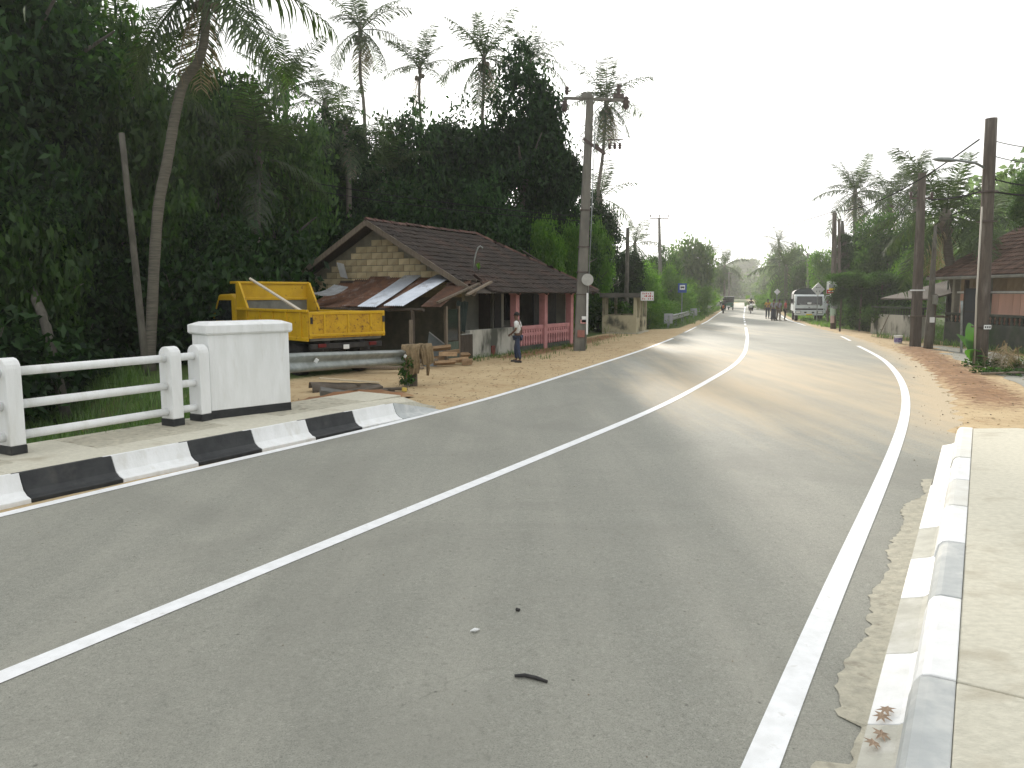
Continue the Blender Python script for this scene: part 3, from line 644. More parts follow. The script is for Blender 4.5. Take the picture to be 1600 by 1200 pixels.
for (u, Y, r, h) in [(-60, 15, 1.7, 2.6), (20, 17.5, 1.6, 2.4), (95, 19, 1.5, 2.2), (150, 20, 1.4, 2.6), (300, 20.5, 1.5, 3.0), (355, 21.5, 1.4, 3.2), (415, 23.5, 1.6, 3.4), (470, 27, 1.7, 3.6), (250, 22, 1.5, 3.2), (50, 21, 1.9, 3.6), (190, 23, 1.8, 4.0), (120, 23.5, 1.8, 4.2), (330, 24.5, 1.9, 4.2), (-20, 20, 2.0, 4.2)]:
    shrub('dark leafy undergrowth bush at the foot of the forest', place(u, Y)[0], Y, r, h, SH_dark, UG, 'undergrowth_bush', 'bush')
# ---- brighter bushes and trees along the road
BG = 'bright feathery shrubs behind the tiled house'
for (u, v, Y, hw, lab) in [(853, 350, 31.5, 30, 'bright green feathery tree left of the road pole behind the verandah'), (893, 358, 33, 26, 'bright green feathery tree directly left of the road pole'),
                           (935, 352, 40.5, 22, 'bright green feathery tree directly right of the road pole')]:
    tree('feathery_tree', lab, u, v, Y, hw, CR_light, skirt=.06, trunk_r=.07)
for (u, v, Y, hw, lib, lab) in [
    (905, 385, 40, 34, CR_mid, 'green tree between the house corner and the bus shelter'),
    (965, 400, 47, 42, CR_dark, 'dark tree behind the bus shelter roof, left of the bare pole'),
    (1000, 415, 50, 34, CR_light, 'yellow green tree behind the bus shelter sign'),
    (1025, 385, 66, 34, CR_mid, 'green tree behind the pole with the long crossarm'),
    (1045, 420, 58, 24, CR_light, 'light green tree left of the blue bus stop sign'),
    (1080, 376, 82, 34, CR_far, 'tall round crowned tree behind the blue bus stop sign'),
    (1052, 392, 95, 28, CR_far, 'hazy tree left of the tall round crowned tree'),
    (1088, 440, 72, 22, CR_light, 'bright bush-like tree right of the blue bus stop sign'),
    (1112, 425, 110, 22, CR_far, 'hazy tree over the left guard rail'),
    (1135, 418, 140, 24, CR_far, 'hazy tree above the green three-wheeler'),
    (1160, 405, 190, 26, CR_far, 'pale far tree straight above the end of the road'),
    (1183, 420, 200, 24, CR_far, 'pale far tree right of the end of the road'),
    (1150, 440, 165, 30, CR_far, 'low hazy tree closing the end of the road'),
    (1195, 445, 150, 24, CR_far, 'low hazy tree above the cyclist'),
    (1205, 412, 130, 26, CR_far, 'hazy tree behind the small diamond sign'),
    (1232, 395, 112, 32, CR_far, 'green tree behind the standing group of people'),
    (1258, 400, 88, 28, CR_mid, 'green tree directly behind the white lorry'),
    (1285, 395, 74, 26, CR_light, 'light green tree right of the white lorry cab'),
    (1222, 432, 98, 20, CR_light, 'yellow green bush tree left of the white lorry'),
    (1308, 410, 78, 26, CR_mid, 'leafy tree behind the pole with the poster'),
    (1385, 345, 48, 52, CR_mid, 'broad green tree below the two right hand palms'),
    (1340, 375, 52, 34, CR_dark, 'dark green tree left of the broad one, behind the vine covered wall'),
    (1430, 395, 42, 38, CR_light, 'light green tree between the concrete pole and the house roof'),
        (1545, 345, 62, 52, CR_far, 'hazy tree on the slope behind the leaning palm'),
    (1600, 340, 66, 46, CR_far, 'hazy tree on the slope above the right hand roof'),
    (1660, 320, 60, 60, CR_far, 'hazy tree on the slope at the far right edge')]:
    tree('roadside_tree', lab, u, v, Y, hw, lib, skirt=.05 if Y < 100 else .02, cat='tree', x=None)
tree('roadside_tree', 'glossy tree reaching in from the right edge above the house', 1618, 250, 24, 42, CR_mid, skirt=.66)
HG = 'roadside bushes'
def hedge(us, Y0, Y1, r0, h0, lib, label, group):
    n = len(us)
    for i, u in enumerate(us):
        Y = lerp(Y0, Y1, i / max(1, n - 1)); od = ['leftmost', 'second from left', 'third from left', 'fourth from left', 'fifth from left'][i] if i < n - 1 else 'rightmost'
        shrub(od + ' ' + label, place(u, Y)[0], Y, r0 * rnd.uniform(.85, 1.2), h0 * rnd.uniform(.8, 1.2), lib, group, 'bush', 'bush')
hedge([920, 950], 40, 42, 1.1, 1.7, SH_mid, 'mid green bush behind the bus shelter', 'bushes behind the shelter')
hedge([1012, 1026, 1040, 1052], 44, 58, 1.3, 1.7, SH_light, 'light green bush on the verge between shelter and bus stop sign', 'verge bushes')
hedge([1062, 1075, 1086, 1096, 1105], 66, 110, 1.9, 2.6, SH_light, 'light green bush behind the long left guard rail', 'bushes behind the guard rail')
hedge([1336, 1346, 1356, 1366, 1378], 47, 40, 1.2, 2.3, SH_dark, 'dark green bush below the vine covered arbour', 'bushes below the arbour')
hedge([1340, 1352, 1364, 1378, 1392], 44, 37, .9, 1.25, SH_mid, 'mid green bush at the edge of the right hand verge', 'bushes on the right verge')
hedge([1196, 1208], 118, 108, 1.8, 2.8, SH_light, 'pale green bush behind the standing group', 'bushes behind the group')
hedge([1298, 1310], 82, 76, 1.3, 2.2, SH_mid, 'green bush between the lorry door and the poster pole', 'bushes by the lorry')
# arbour of vines: frame with hanging foliage
vx, vy = place(1362, oy(40)); vt = thing('vine_arbour', 'wide arbour overgrown with vines left of the right hand pole', 'arbour', (vx, vy, G(vx, vy)))
for a in (-2.0, -.7, .7, 2.0): MB().tube([(a, .4 * a, -.1), (a, .4 * a, 2.7)], .05, 6).build('post', M_dwood, vt)
MB().box((0, 0, 2.72), (4.4, .08, .08), Matrix.Rotation(math.atan(.4), 3, 'Z')).build('beam', M_dwood, vt)
for k in range(7):
    a = -2.1 + k * .7; link('vine_clump', SH_mid[k % 3], vt, (a, .4 * a, 2.75 + .15 * math.sin(k * 2)), (0, 0, k), (.55, .55, .42))
for k in range(5):
    a = -2.1 + k * 1.05; link('hanging_vine', SH_dark[k % 3], vt, (a, .4 * a + .1, 2.0), (0, 0, k), (.38, .3, .7))

# ---- palms, each frond a part
def frond_mesh(name, seed, pitch0, pitch1, L=3.6, nl=34, lw=.05, ll=.75, hang=.6, m=None):
    rg = np.random.default_rng(seed); n = 12; pts = [np.array([0., 0, 0])]; dirs = []
    for i in range(n):
        p = R(lerp(pitch0, pitch1, i / (n - 1))); d = np.array([math.cos(p), .04 * math.sin(i * .7 + seed), math.sin(p)]); dirs.append(d); pts.append(pts[-1] + d * L / n)
    pts = np.array(pts); Q = []
    tt = np.linspace(.13, .99, nl)
    for side in (-1, 1):
        for f in tt:
            x = f * n; i = min(int(x), n - 1); p = pts[i] + (pts[i+1] - pts[i]) * (x - i); d = dirs[i]
            l = ll * (.45 + 1.1 * math.sin(math.pi * min(1, f * .85 + .12))) * rg.uniform(.75, 1.1)
            if rg.random() < .06: continue
            sv_ = norm(np.array([.45 * d[0], side * 1.0, .45 * d[2]]) + rg.normal(size=3) * .12)
            h = hang * rg.uniform(.6, 1.3)
            m1 = p + sv_ * l * .5 - np.array([0, 0, h * l * .16]); e = p + sv_ * l * (1 - .25 * h) - np.array([0, 0, h * l * .62])
            wv = d * lw * .5
            Q.append([p - wv * .6, p + wv * .6, m1 + wv, m1 - wv]); Q.append([m1 - wv, m1 + wv, e + wv * .15, e - wv * .15])
    # rachis as thin crossed strips
    for i in range(n):
        r0 = .035 * (1 - i / n) + .006; r1 = .035 * (1 - (i + 1) / n) + .006; s_ = np.array([0, 1., 0]); u_ = norm(np.cross(dirs[i], s_))
        for a in (s_, u_): Q.append([pts[i] - a * r0, pts[i] + a * r0, pts[i+1] + a * r1, pts[i+1] - a * r1])
    return quads_mesh(name, np.array(Q), m or L_palm)
PIT = [(82, 60), (66, 25), (45, -12), (20, -42), (-5, -65), (-40, -82), (-70, -88)]
FR = [[frond_mesh('frond', 7 * i + j, a, b_, hang=.35 + .12 * i, nl=46, lw=.06) for j in range(2)] for i, (a, b_) in enumerate(PIT)]
FRD = [frond_mesh('dry_frond', 90 + j, -55 - 12 * j, -86, L=3.0, nl=26, hang=1.1, m=L_dry) for j in range(2)]
def palm(label, pts, r0, r1, scale, nf, seed, dead=2, nuts=True, name='coconut_palm', lo=6, wind=0.0, group=None, bias=None):
    q = random.Random(seed); b0 = Vector(pts[0]); t = thing(name, label, 'palm', b0, 0, group)
    P = [Vector(p) - b0 for p in pts]; D = []
    for i in range(len(P) - 1):
        for k in range(6): 
            f = k / 6; p0 = P[max(i-1,0)]; p1 = P[i]; p2 = P[i+1]; p3 = P[min(i+2, len(P)-1)]
            D.append(.5 * ((2*p1) + (p2-p0)*f + (2*p0-5*p1+4*p2-p3)*f*f + (3*p1-p0-3*p2+p3)*f**3))
    D.append(P[-1]); n = len(D)
    MB().tube(D, [lerp(r0, r1, i / (n-1)) * (1.04 if i % 2 else .97) * (1.35 if i == 0 else 1) for i in range(n)], 9).build('trunk', M_palmtrunk, t, smooth=True)
    top = D[-1]
    MB().lathe([(r1*.9, -.3), (r1*1.7, -.05), (r1*1.5, .25), (r1*.5, .6)], top, 8).build('crown_shaft', M_palmtrunk, t, smooth=True)
    for k in range(nf):
        f = k / (nf - 1); lev = min(lo, int(f ** .9 * (lo + .99))); az = k * 2.39996 + q.uniform(-.25, .25)
        if bias is not None and q.random() < .45: az = bias + q.uniform(-.7, .7)
        s = scale * q.uniform(.85, 1.08) * (.8 if lev == 0 else 1)
        link('frond', FR[lev][q.randrange(2)], t, top + Vector((math.cos(az) * r1 * .6, math.sin(az) * r1 * .6, .15)), (q.uniform(-.2, .2) + wind, q.uniform(-.12, .12), az), (s, s, s))
    for k in range(dead):
        az = q.uniform(0, 6.28); link('dry_frond', FRD[q.randrange(2)], t, top + Vector((0, 0, -.05)), (0, 0, az), (scale * .8,) * 3)
    if nuts:
        for k in range(7):
            a = q.uniform(0, 6.28); c = top + Vector((math.cos(a) * (r1 + .16), math.sin(a) * (r1 + .16), -.15 - q.uniform(0, .3)))
            MB().lathe([(.01, -.15), (.09, -.09), (.12, .02), (.08, .11), (.01, .15)], c, 7).build('coconut', M_wood, t, smooth=True)
    return t
def P3(*uvY): return [at(u, v, oy(Y)) for u, v, Y in uvY]
def based(pts):
    p = pts[0]; return [Vector((p.x, p.y, G(p.x, p.y) - .1))] + pts[1:]
palm('big leaning coconut palm with a curved trunk, nearest on the left', based(P3((232, 560, 18), (245, 350, 18), (262, 250, 18), (275, 175, 18), (288, 128, 18), (312, 92, 18), (321, 45, 18), (322, -14, 18))), .145, .10, .98, 15, 3, 2, lo=5)
palm('tallest slender coconut palm, above the roof gable', based(P3((575, 500, 40), (570, 200, 40), (563, 120, 40), (563, 52, 40))), .11, .075, .85, 15, 4, 3, lo=5)
palm('slender palm left of centre with a narrow upswept crown', based(P3((660, 500, 47), (658, 220, 47), (655, 150, 47), (656, 112, 47))), .10, .075, .8, 12, 5, 2, lo=3)
palm('coconut palm with spreading drooping fronds, right of the narrow crowned palm', based(P3((752, 500, 44), (752, 250, 44), (755, 150, 44), (756, 96, 44))), .11, .08, .95, 18, 6, 2, lo=5)
palm('palm whose crown hides the low sun', based(P3((826, 500, 50), (828, 250, 50), (828, 170, 50), (828, 100, 50))), .11, .08, .85, 14, 7, 2, lo=4)
palm('tall palm just right of the road pole with a thin bending trunk', based(P3((925, 520, 43), (932, 330, 43), (942, 240, 43), (947, 165, 43))), .12, .08, .85, 18, 8, 4, lo=6)
palm('short palm with arching fronds low beside the road pole', based(P3((940, 520, 45), (940, 400, 45), (938, 315, 45))), .12, .09, .8, 12, 9, 2, nuts=False, lo=5)
palm('feathery palm tuft rising above the trees left of the gable', based(P3((450, 500, 31), (448, 260, 31), (445, 150, 31))), .15, .12, .75, 12, 10, 0, nuts=False, lo=2, name='feather_palm')
palm('small feathery palm tuft right of the taller tuft, left of the gable', based(P3((512, 500, 33), (510, 260, 33), (508, 175, 33))), .13, .1, .6, 9, 12, 0, nuts=False, lo=3, name='feather_palm')
palm('dark fan of palm fronds hanging over the forest left of the gable', based(P3((545, 500, 30), (545, 300, 30), (540, 215, 30))), .13, .1, .7, 11, 13, 1, nuts=False, lo=5, name='feather_palm')
palm('round crowned coconut palm farthest left of the right hand palms', based(P3((1340, 520, 60), (1336, 400, 60), (1336, 306, 60))), .18, .12, 1.0, 17, 14, 2, lo=5)
palm('coconut palm second from left of the right hand palms', based(P3((1392, 520, 64), (1390, 400, 64), (1390, 318, 64))), .18, .12, 1.0, 15, 15, 3, lo=5)
palm('coconut palm behind the top of the right concrete pole', based(P3((1424, 520, 60), (1428, 400, 60), (1430, 290, 60))), .18, .12, .95, 15, 16, 3, lo=5)
palm('stocky leaning palm between the concrete pole and the lamp pole', based(P3((1504, 535, 29), (1493, 450, 29), (1482, 400, 29), (1477, 345, 29))), .22, .16, .95, 20, 17, 3, lo=5)
palm('palm behind the tall lamp pole, above the right hand roof', based(P3((1530, 520, 42), (1532, 430, 42), (1533, 372, 42))), .18, .12, 1.0, 18, 18, 2)
palm('small far palm above the trees near the road end', based(P3((1100, 480, 125), (1101, 440, 125), (1102, 415, 125))), .16, .1, 1.0, 14, 19, 1, nuts=False)
palm('far slender palm standing above the trees right of the road', based(P3((1219, 480, 150), (1218, 420, 150), (1217, 380, 150))), .14, .1, .8, 13, 20, 1, nuts=False)
palm('palm with broad fronds behind the standing group', based(P3((1228, 490, 95), (1228, 440, 95), (1228, 422, 95))), .2, .15, 1.15, 16, 21, 1, nuts=False, lo=5)
palm('far palm in the haze left of the blue three-wheeler', based(P3((1132, 480, 150), (1132, 430, 150), (1132, 418, 150))), .16, .1, 1.0, 14, 22, 1, nuts=False)
palm('small palm behind the bare pole left of the road', based(P3((990, 500, 70), (991, 420, 70), (992, 385, 70))), .14, .1, .8, 12, 23, 1, nuts=False)
palm('dark palm in the forest, its fronds hanging left of the curved palm trunk', based(P3((205, 500, 24), (208, 250, 24), (214, 130, 24))), .12, .1, .95, 13, 31, 2, nuts=False, lo=5, name='forest_palm')
palm('dark palm deep in the forest above the yellow lorry', based(P3((400, 500, 25), (402, 320, 25), (405, 255, 25))), .12, .1, .8, 12, 32, 1, nuts=False, lo=5, name='forest_palm')
palm('dark palm hanging over the roof ridge in front of the forest', based(P3((610, 480, 33), (606, 330, 33), (600, 280, 33))), .12, .1, .8, 12, 33, 1, nuts=False, lo=5, name='forest_palm')
# bare leaning trunks in the dark under the forest
for i, (pts, r, lab) in enumerate([(P3((100, 565, 16), (70, 500, 16.5), (48, 450, 17), (40, 380, 17.5)), .13, 'pale blotched trunk leaning left in the dark forest'),
                                   (P3((65, 565, 17.5), (60, 500, 18), (58, 440, 18)), .09, 'thin dark trunk just left of the blotched leaning trunk'),
                                   (P3((300, 520, 22), (325, 440, 22), (345, 400, 22)), .07, 'thin sapling trunk leaning right above the white pillar'),
                                   (P3((5, 150, 19), (18, 110, 19), (28, 85, 19)), .05, '')]):
    if not lab: continue
    b0 = based(pts); t = thing('leaning_trunk', lab, 'tree', b0[0]); q = [p - b0[0] for p in b0]
    MB().tube(q, [r * (1 - .25 * k / (len(q)-1)) for k in range(len(q))], 9).build('trunk', M_trunk, t, smooth=True)
    link('crown', SH_dark[i % 3], t, q[-1] + Vector((0, 0, .5)), (0, 0, i), (.8, .8, .9))

# ---- grass
def grass(name, label, pts, h, wd, seed, m=L_grass):
    rg = np.random.default_rng(seed); n = len(pts); a = rg.uniform(0, 6.283, n); hh = h * rg.uniform(.45, 1.25, n); l = rg.uniform(.15, .75, n) * hh
    d = np.stack([np.cos(a), np.sin(a), 0 * a], -1); s = np.stack([-np.sin(a), np.cos(a), 0 * a], -1) * wd; Z = np.array([0, 0, 1.])
    mid = pts + d * l[:, None] * .35 + Z * hh[:, None] * .6; e = pts + d * l[:, None] + Z * hh[:, None]
    V = np.stack([pts - s * .5, pts + s * .5, mid + s * .4, mid - s * .4], 1); V2 = np.stack([mid - s * .4, mid + s * .4, e + s * .05, e - s * .05], 1)
    o = link(name, quads_mesh(name, np.concatenate([V, V2]), m)); o['label'] = label; o['kind'] = 'stuff'; o['category'] = 'grass'; return o
def scatter(n, x0, x1, y0, y1, keep, seed, clump=0):
    rg = np.random.default_rng(seed); x = rg.uniform(x0, x1, n); y = rg.uniform(y0, y1, n)
    if clump: x = np.repeat(x, clump) + rg.normal(0, .09, n * clump); y = np.repeat(y, clump) + rg.normal(0, .09, n * clump)
    k = keep(x, y); x, y = x[k], y[k]; return np.stack([x, y, gz(x, y) - .01], -1)
pl = scatter(6500, -19, -2.6, 6.5, 24, lambda x, y: (x < xb_left(y) - .25 + .3*np.sin(y*2)) & (x > -y * .85), 1, 8)
grass('bank_grass', 'long green grass on the bank behind the bridge railing', pl, .34, .012, 2)
p2 = scatter(5200, 4, 40, 38, 110, lambda x, y: (XL(y) - x > .5) & (XL(y) - x < np.interp(y, [38, 50, 110], [3.5, 7, 8])) & (XL(y) - x > np.interp(y, [38, 46, 52], [4.5, 1.6, .5])), 3, 7)
grass('verge_grass', 'green grass on the verge below the left guard rail', p2, .42, .03, 4)
p3 = scatter(3600, 12, 34, 30, 75, lambda x, y: (x - XR(y) > np.interp(y, [30, 40, 48], [5.2, 3.0, .6])) & (x - XR(y) < 8), 5, 7)
grass('verge_grass', 'green grass on the right verge in front of the white lorry', p3, .26, .03, 6)
HO0 = Vector((-1.2, 21.7, 0)) * 1.138
p4 = scatter(900, -3, 4, 23, 31, lambda x, y: np.abs((x - HO0.x) * .873 - (y - HO0.y) * .488 - .4) < .4, 7, 6)
grass('wall_grass', 'short grass at the foot of the stained verandah wall', p4, .16, .014, 8)
p5 = scatter(900, 16, 19, 19, 37, lambda x, y: np.abs(x - 17.6) < .3, 9, 6)
grass('wall_grass', 'grass at the foot of the mossy wall of the right hand house', p5, .26, .02, 10)
# ================================================================= roof tiles
def tile_shape(w_, l, th=.018, roll=.035):
    xs = [-.5, -.28, 0, .28, .5]; hs = [0, .9, .25, .9, 0]; vs = []
    for y, dz in ((0, .03), (l * 1.12, 0)):
        for x, h in zip(xs, hs): vs.append((x * w_, y, h * roll + dz))
    for x, h in zip(xs, hs): vs.append((x * w_, 0, h * roll + .03 - th * 1.6))
    fs = [(i, i+1, 6+i, 5+i) for i in range(4)] + [(10+i, 11+i, i+1, i) for i in range(4)]
    return vs, fs
def basis(ex, ey, o):
    ex = Vector(ex).normalized(); ey = Vector(ey).normalized(); ez = ex.cross(ey).normalized()
    return Matrix(((ex.x, ey.x, ez.x, o[0]), (ex.y, ey.y, ez.y, o[1]), (ex.z, ey.z, ez.z, o[2]), (0, 0, 0, 1)))
def joined_tiles(o, ex, ey, L, W, tw, tl, keep, seed, sag=.0, jit=.02):
    q = random.Random(seed); mb = MB(); vs, fs = tile_shape(tw, tl); ex = Vector(ex).normalized(); ey = Vector(ey).normalized()
    for r in range(int(W / tl)):
        for c in range(int(L / tw)):
            x = (c + .5) * tw; y = r * tl
            if not keep(x, y + tl * .5): continue
            p = Vector(o) + ex * (x + q.uniform(-1, 1) * jit) + ey * (y + q.uniform(-1, 1) * jit * 1.6) - Vector((0, 0, sag * math.sin(math.pi * x / L) * (1 - .3 * y / W)))
            M = basis(ex, ey, p) @ Matrix.Rotation(q.uniform(-.06, .06), 4, 'Z') @ Matrix.Rotation(q.uniform(-.03, .05), 4, 'X')
            mb.add([M @ Vector(v) for v in vs], fs)
    return mb

# ================================================================= old tiled house, left
HO = Vector((-1.2, 21.7, 0)) * 1.138; hz_ = math.atan2(.873, .488)
house = thing('tiled_house', 'old low house with a sagging dark tiled roof, bare block gable and pink verandah', 'house', HO, hz_, size=1.138)
EY, EZ, RY, RZ = -.55, 1.88, 3.2, 3.95; HL = 8.2; RX = 5.5; X0 = -.55
MB().b(.02, 7.4, .02, 6.3, -.2, .16).build('plinth', M_moss, house)
# gable wall: mortar core with block faces
mb = MB(); mb.prism([(.0, .25, 0), (.0, 6.2, 0), (.0, 6.2, 2.22), (.0, RY, 3.80), (.0, .25, 2.22)], (.16, 0, 0)); mb.build('gable_wall', M_mortar, house)
bw, bh = .40, .19; bm = MB().box((0, 0, 0), (.03, bw - .02, bh - .018)).mesh('brick'); bm.materials.append(M_brick)
for r in range(11):
    z = 1.72 + r * bh + bh / 2
    for c in range(-1, 17):
        y = .25 + (c + .5 + (.5 if r % 2 else 0)) * bw
        top = 3.76 - (abs(y - RY) + bw * .5) * .535
        if z + bh / 2 > top or y - bw/2 < .25 or y + bw/2 > 6.2: continue
        link('brick', bm, house, (-.006 + rnd.uniform(-.006, .006), y, z), (rnd.uniform(-.01, .01), 0, rnd.uniform(-.012, .012)))
MB().b(.16, 7.2, 6.1, 6.25, 0, 2.2).build('back_wall', M_cream, house)
MB().b(7.05, 7.2, .35, 6.1, 0, 2.2).build('end_wall', M_cream, house)
MB().b(4.95, 6.72, .55, .58, .3, 2.0).build('dark_screen', M_dark, house); MB().b(2.95, 3.35, .9, .93, .3, 2.0).build('dark_screen', M_dark, house)
# verandah back wall with openings
for x0, x1 in ((.16, .75), (1.55, 3.25), (4.15, 4.6), (6.2, 7.05)): MB().b(x0, x1, 1.7, 1.84, .16, 2.25).build('front_wall', M_cream, house)
for x0, x1 in ((.75, 1.55), (3.25, 4.15), (4.6, 6.2)): MB().b(x0, x1, 1.7, 1.84, 2.02, 2.25).build('lintel', M_cream, house)
MB().b(4.6, 6.2, 1.7, 1.84, .16, .9).build('window_wall', M_cream, house)
d0 = MB().b(.78, 1.52, 1.76, 1.80, .16, 2.02).build('door', M_dwood, house); MB().box((1.42, 1.73, 1.05), (.03, .05, .12)).build('handle', M_dark, d0)
MB().b(3.28, 4.12, 1.76, 1.80, .16, 2.02).build('door', M_dwood, house)
wn = MB().b(4.62, 6.18, 1.78, 1.80, .9, 2.02).build('window', M_glass, house)
for k in range(5): MB().box((4.75 + k * .33, 1.72, 1.46), (.03, .03, 1.1)).build('window_bar', M_dwood, wn)
# verandah front
hw_ = MB(); hw_.b(.0, 2.66, -.02, .14, -.1, .80); hw_.build('half_wall', M_plast, house, bevel=.015)
MB().b(1.15, 1.35, -.05, -.02, .0, .30).build('red_patch', mat('red_patch', (.18,.05,.04), (.10,.04,.035), 5, .9), house)
for x in (2.80, 4.78, 6.86):
    pb = MB(); pb.b(x - .11, x + .11, -.02, .2, -.1, 1.80); pb.b(x - .14, x + .14, -.05, .23, 1.80, 1.95); pb.build('pink_pillar' if x != 4.78 else 'pink_pillar', M_pink, house, bevel=.012)
for x in (.35, 3.45, 4.35): MB().b(x - .08, x + .08, .9, 1.06, .16, 2.2).build('white_pillar', M_cream, house, bevel=.01)
def balustrade(x0, x1):
    o = thing_part = MB().b(x0, x1, .03, .15, .68, .80).build('balustrade', M_pink, house, bevel=.01)
    MB().b(x0, x1, .03, .15, -.1, .16).build('bottom_rail', M_moss, o)
    n = int((x1 - x0) / .17); 
    for k in range(n):
        x = x0 + (k + .5) * (x1 - x0) / n
        mb = MB(); prof = [(.02,.16),(.055,.24),(.028,.34),(.03,.42),(.07,.50),(.045,.58),(.075,.68)]
        vs = [(x + s * hw2, yy, z) for hw2, z in prof for s in (-1, 1) for yy in (.05, .13)]
        fs = []
        for i in range(len(prof) - 1):
            a = 4 * i; b_ = a + 4; fs += [(a, a+2, b_+2, b_), (a+1, b_+1, b_+3, a+3), (a, b_, b_+1, a+1), (a+2, a+3, b_+3, b_+2)]
        mb.add(vs, fs).build('baluster', M_pink, o)
    for k in range(n - 1):
        x = x0 + (k + 1) * (x1 - x0) / n
        MB().lathe([(.0,-.04),(.05,-.035),(.05,.035),(.0,.04)], (x, .09, .53), 8, 'y').build('ring', M_pink, o)
    return o
balustrade(2.91, 4.67); balustrade(4.89, 6.75)
MB().b(X0 + .3, 7.9, -.02, .10, 1.95, 2.05).build('wall_plate', M_dwood, house)
# roof deck and tiles
sl = Vector((0, RY - EY, RZ - EZ)); SLN = sl.length; sl.normalize()
def front_keep(x, y):
    xx = X0 + x; f = y / SLN; return xx < lerp(HL, RX, f) and not (f < .14 and -.6 < xx < .35)
mb = MB(); mb.add([(X0, EY, EZ-.04), (HL, EY, EZ-.04), (RX, RY, RZ-.04), (X0, RY, RZ-.04)], [(0,1,2,3)]); mb.add([(X0, 6.95, EZ-.04), (HL, 6.95, EZ-.04), (RX, RY, RZ-.04), (X0, RY, RZ-.04)], [(3,2,1,0)])
mb.add([(HL, EY, EZ-.04), (HL, 6.95, EZ-.04), (RX, RY, RZ-.04)], [(0,1,2)])
roof = mb.build('roof', M_dwood, house)
o1 = joined_tiles((X0, EY, EZ), (1,0,0), sl, HL - X0, SLN, .235, .30, front_keep, 1, sag=.05).build('roof_tiles', M_tile, roof, smooth=False); stuff(o1)
bl = Vector((0, RY - 6.95, RZ - EZ)).normalized(); bwid = math.hypot(RY - 6.95, RZ - EZ)
o2 = joined_tiles((HL, 6.95, EZ), (-1,0,0), bl, HL - X0, bwid, .235, .30, lambda x, y: HL - x < lerp(HL, RX, y / bwid), 2).build('roof_tiles', M_tile, roof); stuff(o2)
hl = Vector((RX - HL, 0, RZ - EZ)); hlen = hl.length; hl.normalize()
o3 = joined_tiles((HL, EY, EZ), (0,1,0), hl, 7.5, hlen, .235, .30, lambda x, y: 3.75 * y / hlen < x < 7.5 - 3.75 * y / hlen, 3).build('roof_tiles', M_tile, roof); stuff(o3)
rt = MB(); rt.add([(-.2, -.09, -.02), (-.2, 0, .06), (-.2, .09, -.02), (.2, -.075, -.03), (.2, 0, .045), (.2, .075, -.03)], [(0,1,4,3),(1,2,5,4),(0,2,1),(3,4,5)])
rme = rt.mesh('ridge_tile'); rme.materials.append(mat('ridge_tile_red', (.12,.06,.045), (.06,.04,.033), 3, .9, rnd=.5))
for k in range(16):
    x = X0 + .2 + k * .38
    if x < RX: link('ridge_tile', rme, roof, (x, RY, RZ + .03 + rnd.uniform(-.015, .02)), (rnd.uniform(-.08, .08), rnd.uniform(-.05, .05), rnd.uniform(-.06, .06)))
hd = Vector((HL - RX, EY - RY, EZ - RZ)); hn = hd.length
for k in range(int(hn / .38)):
    p = Vector((RX, RY, RZ + .03)) + hd * ((k + .5) * .38 / hn); link('ridge_tile', rme, roof, p, hd.to_track_quat('X', 'Z').to_euler())
for s in (1, -1):
    e = Vector((X0, EY if s == 1 else 6.95, EZ - .06)); r = Vector((X0, RY, RZ - .06)); dv = (r - e)
    M = basis(dv, (1, 0, 0), (e + r) / 2).to_3x3(); MB().box((e + r) / 2, (dv.length, .05, .15), M).build('barge_board', M_wood, roof)
for k in range(5):
    x = .2 + k * 1.9; MB().tube([(x, EY + .1, EZ - .07), (x, EY + .1 + sl.y * 3.4, EZ - .07 + sl.z * 3.4)], .035, 6).build('rafter', M_dwood, roof)
# fallen tiles at the broken front corner
vs, fs = tile_shape(.235, .3); tm = MB().add(vs, fs).mesh('loose_tile'); tm.materials.append(M_tileR)
for k in range(12):
    link('loose_tile', tm, roof, (rnd.uniform(-.45, .5), EY + rnd.uniform(.1, .75), EZ + .12 + rnd.uniform(-.02, .16)), (rnd.uniform(-.5, .8), rnd.uniform(-.5, .5), rnd.uniform(-1, 1)))
# bent pipe and weed on the roof
px_ = at(741, 417, 25.3); bpipe = thing('bent_pipe', 'thin pale bent pipe standing up from the tiled roof like a walking stick', 'pipe', px_)
MB().tube([(0,0,-.12), (0,0,.2), (.06,0,.45), (.13,0,.62), (.2,0,.67), (.27,0,.62), (.27,0,.56)], .022, 8).build('pipe', M_galv, bpipe, smooth=True)
weed = thing('roof_weed', 'small spiky green weed growing on the roof beside the bent pipe', 'plant', px_ + Vector((.14, .02, -.1)))
for k in range(14):
    a = k * 2.4; r = rnd.uniform(.08, .16); h = rnd.uniform(.12, .26); s = Vector((-math.sin(a), math.cos(a), 0)) * .014; e = Vector((math.cos(a) * r, math.sin(a) * r, h))
    MB().add([-s, s, e * .6 + s + Vector((0,0,.04)), e * .6 - s + Vector((0,0,.04)), e], [(0,1,2,3), (3,2,4)]).build('leaf', L_light, weed)
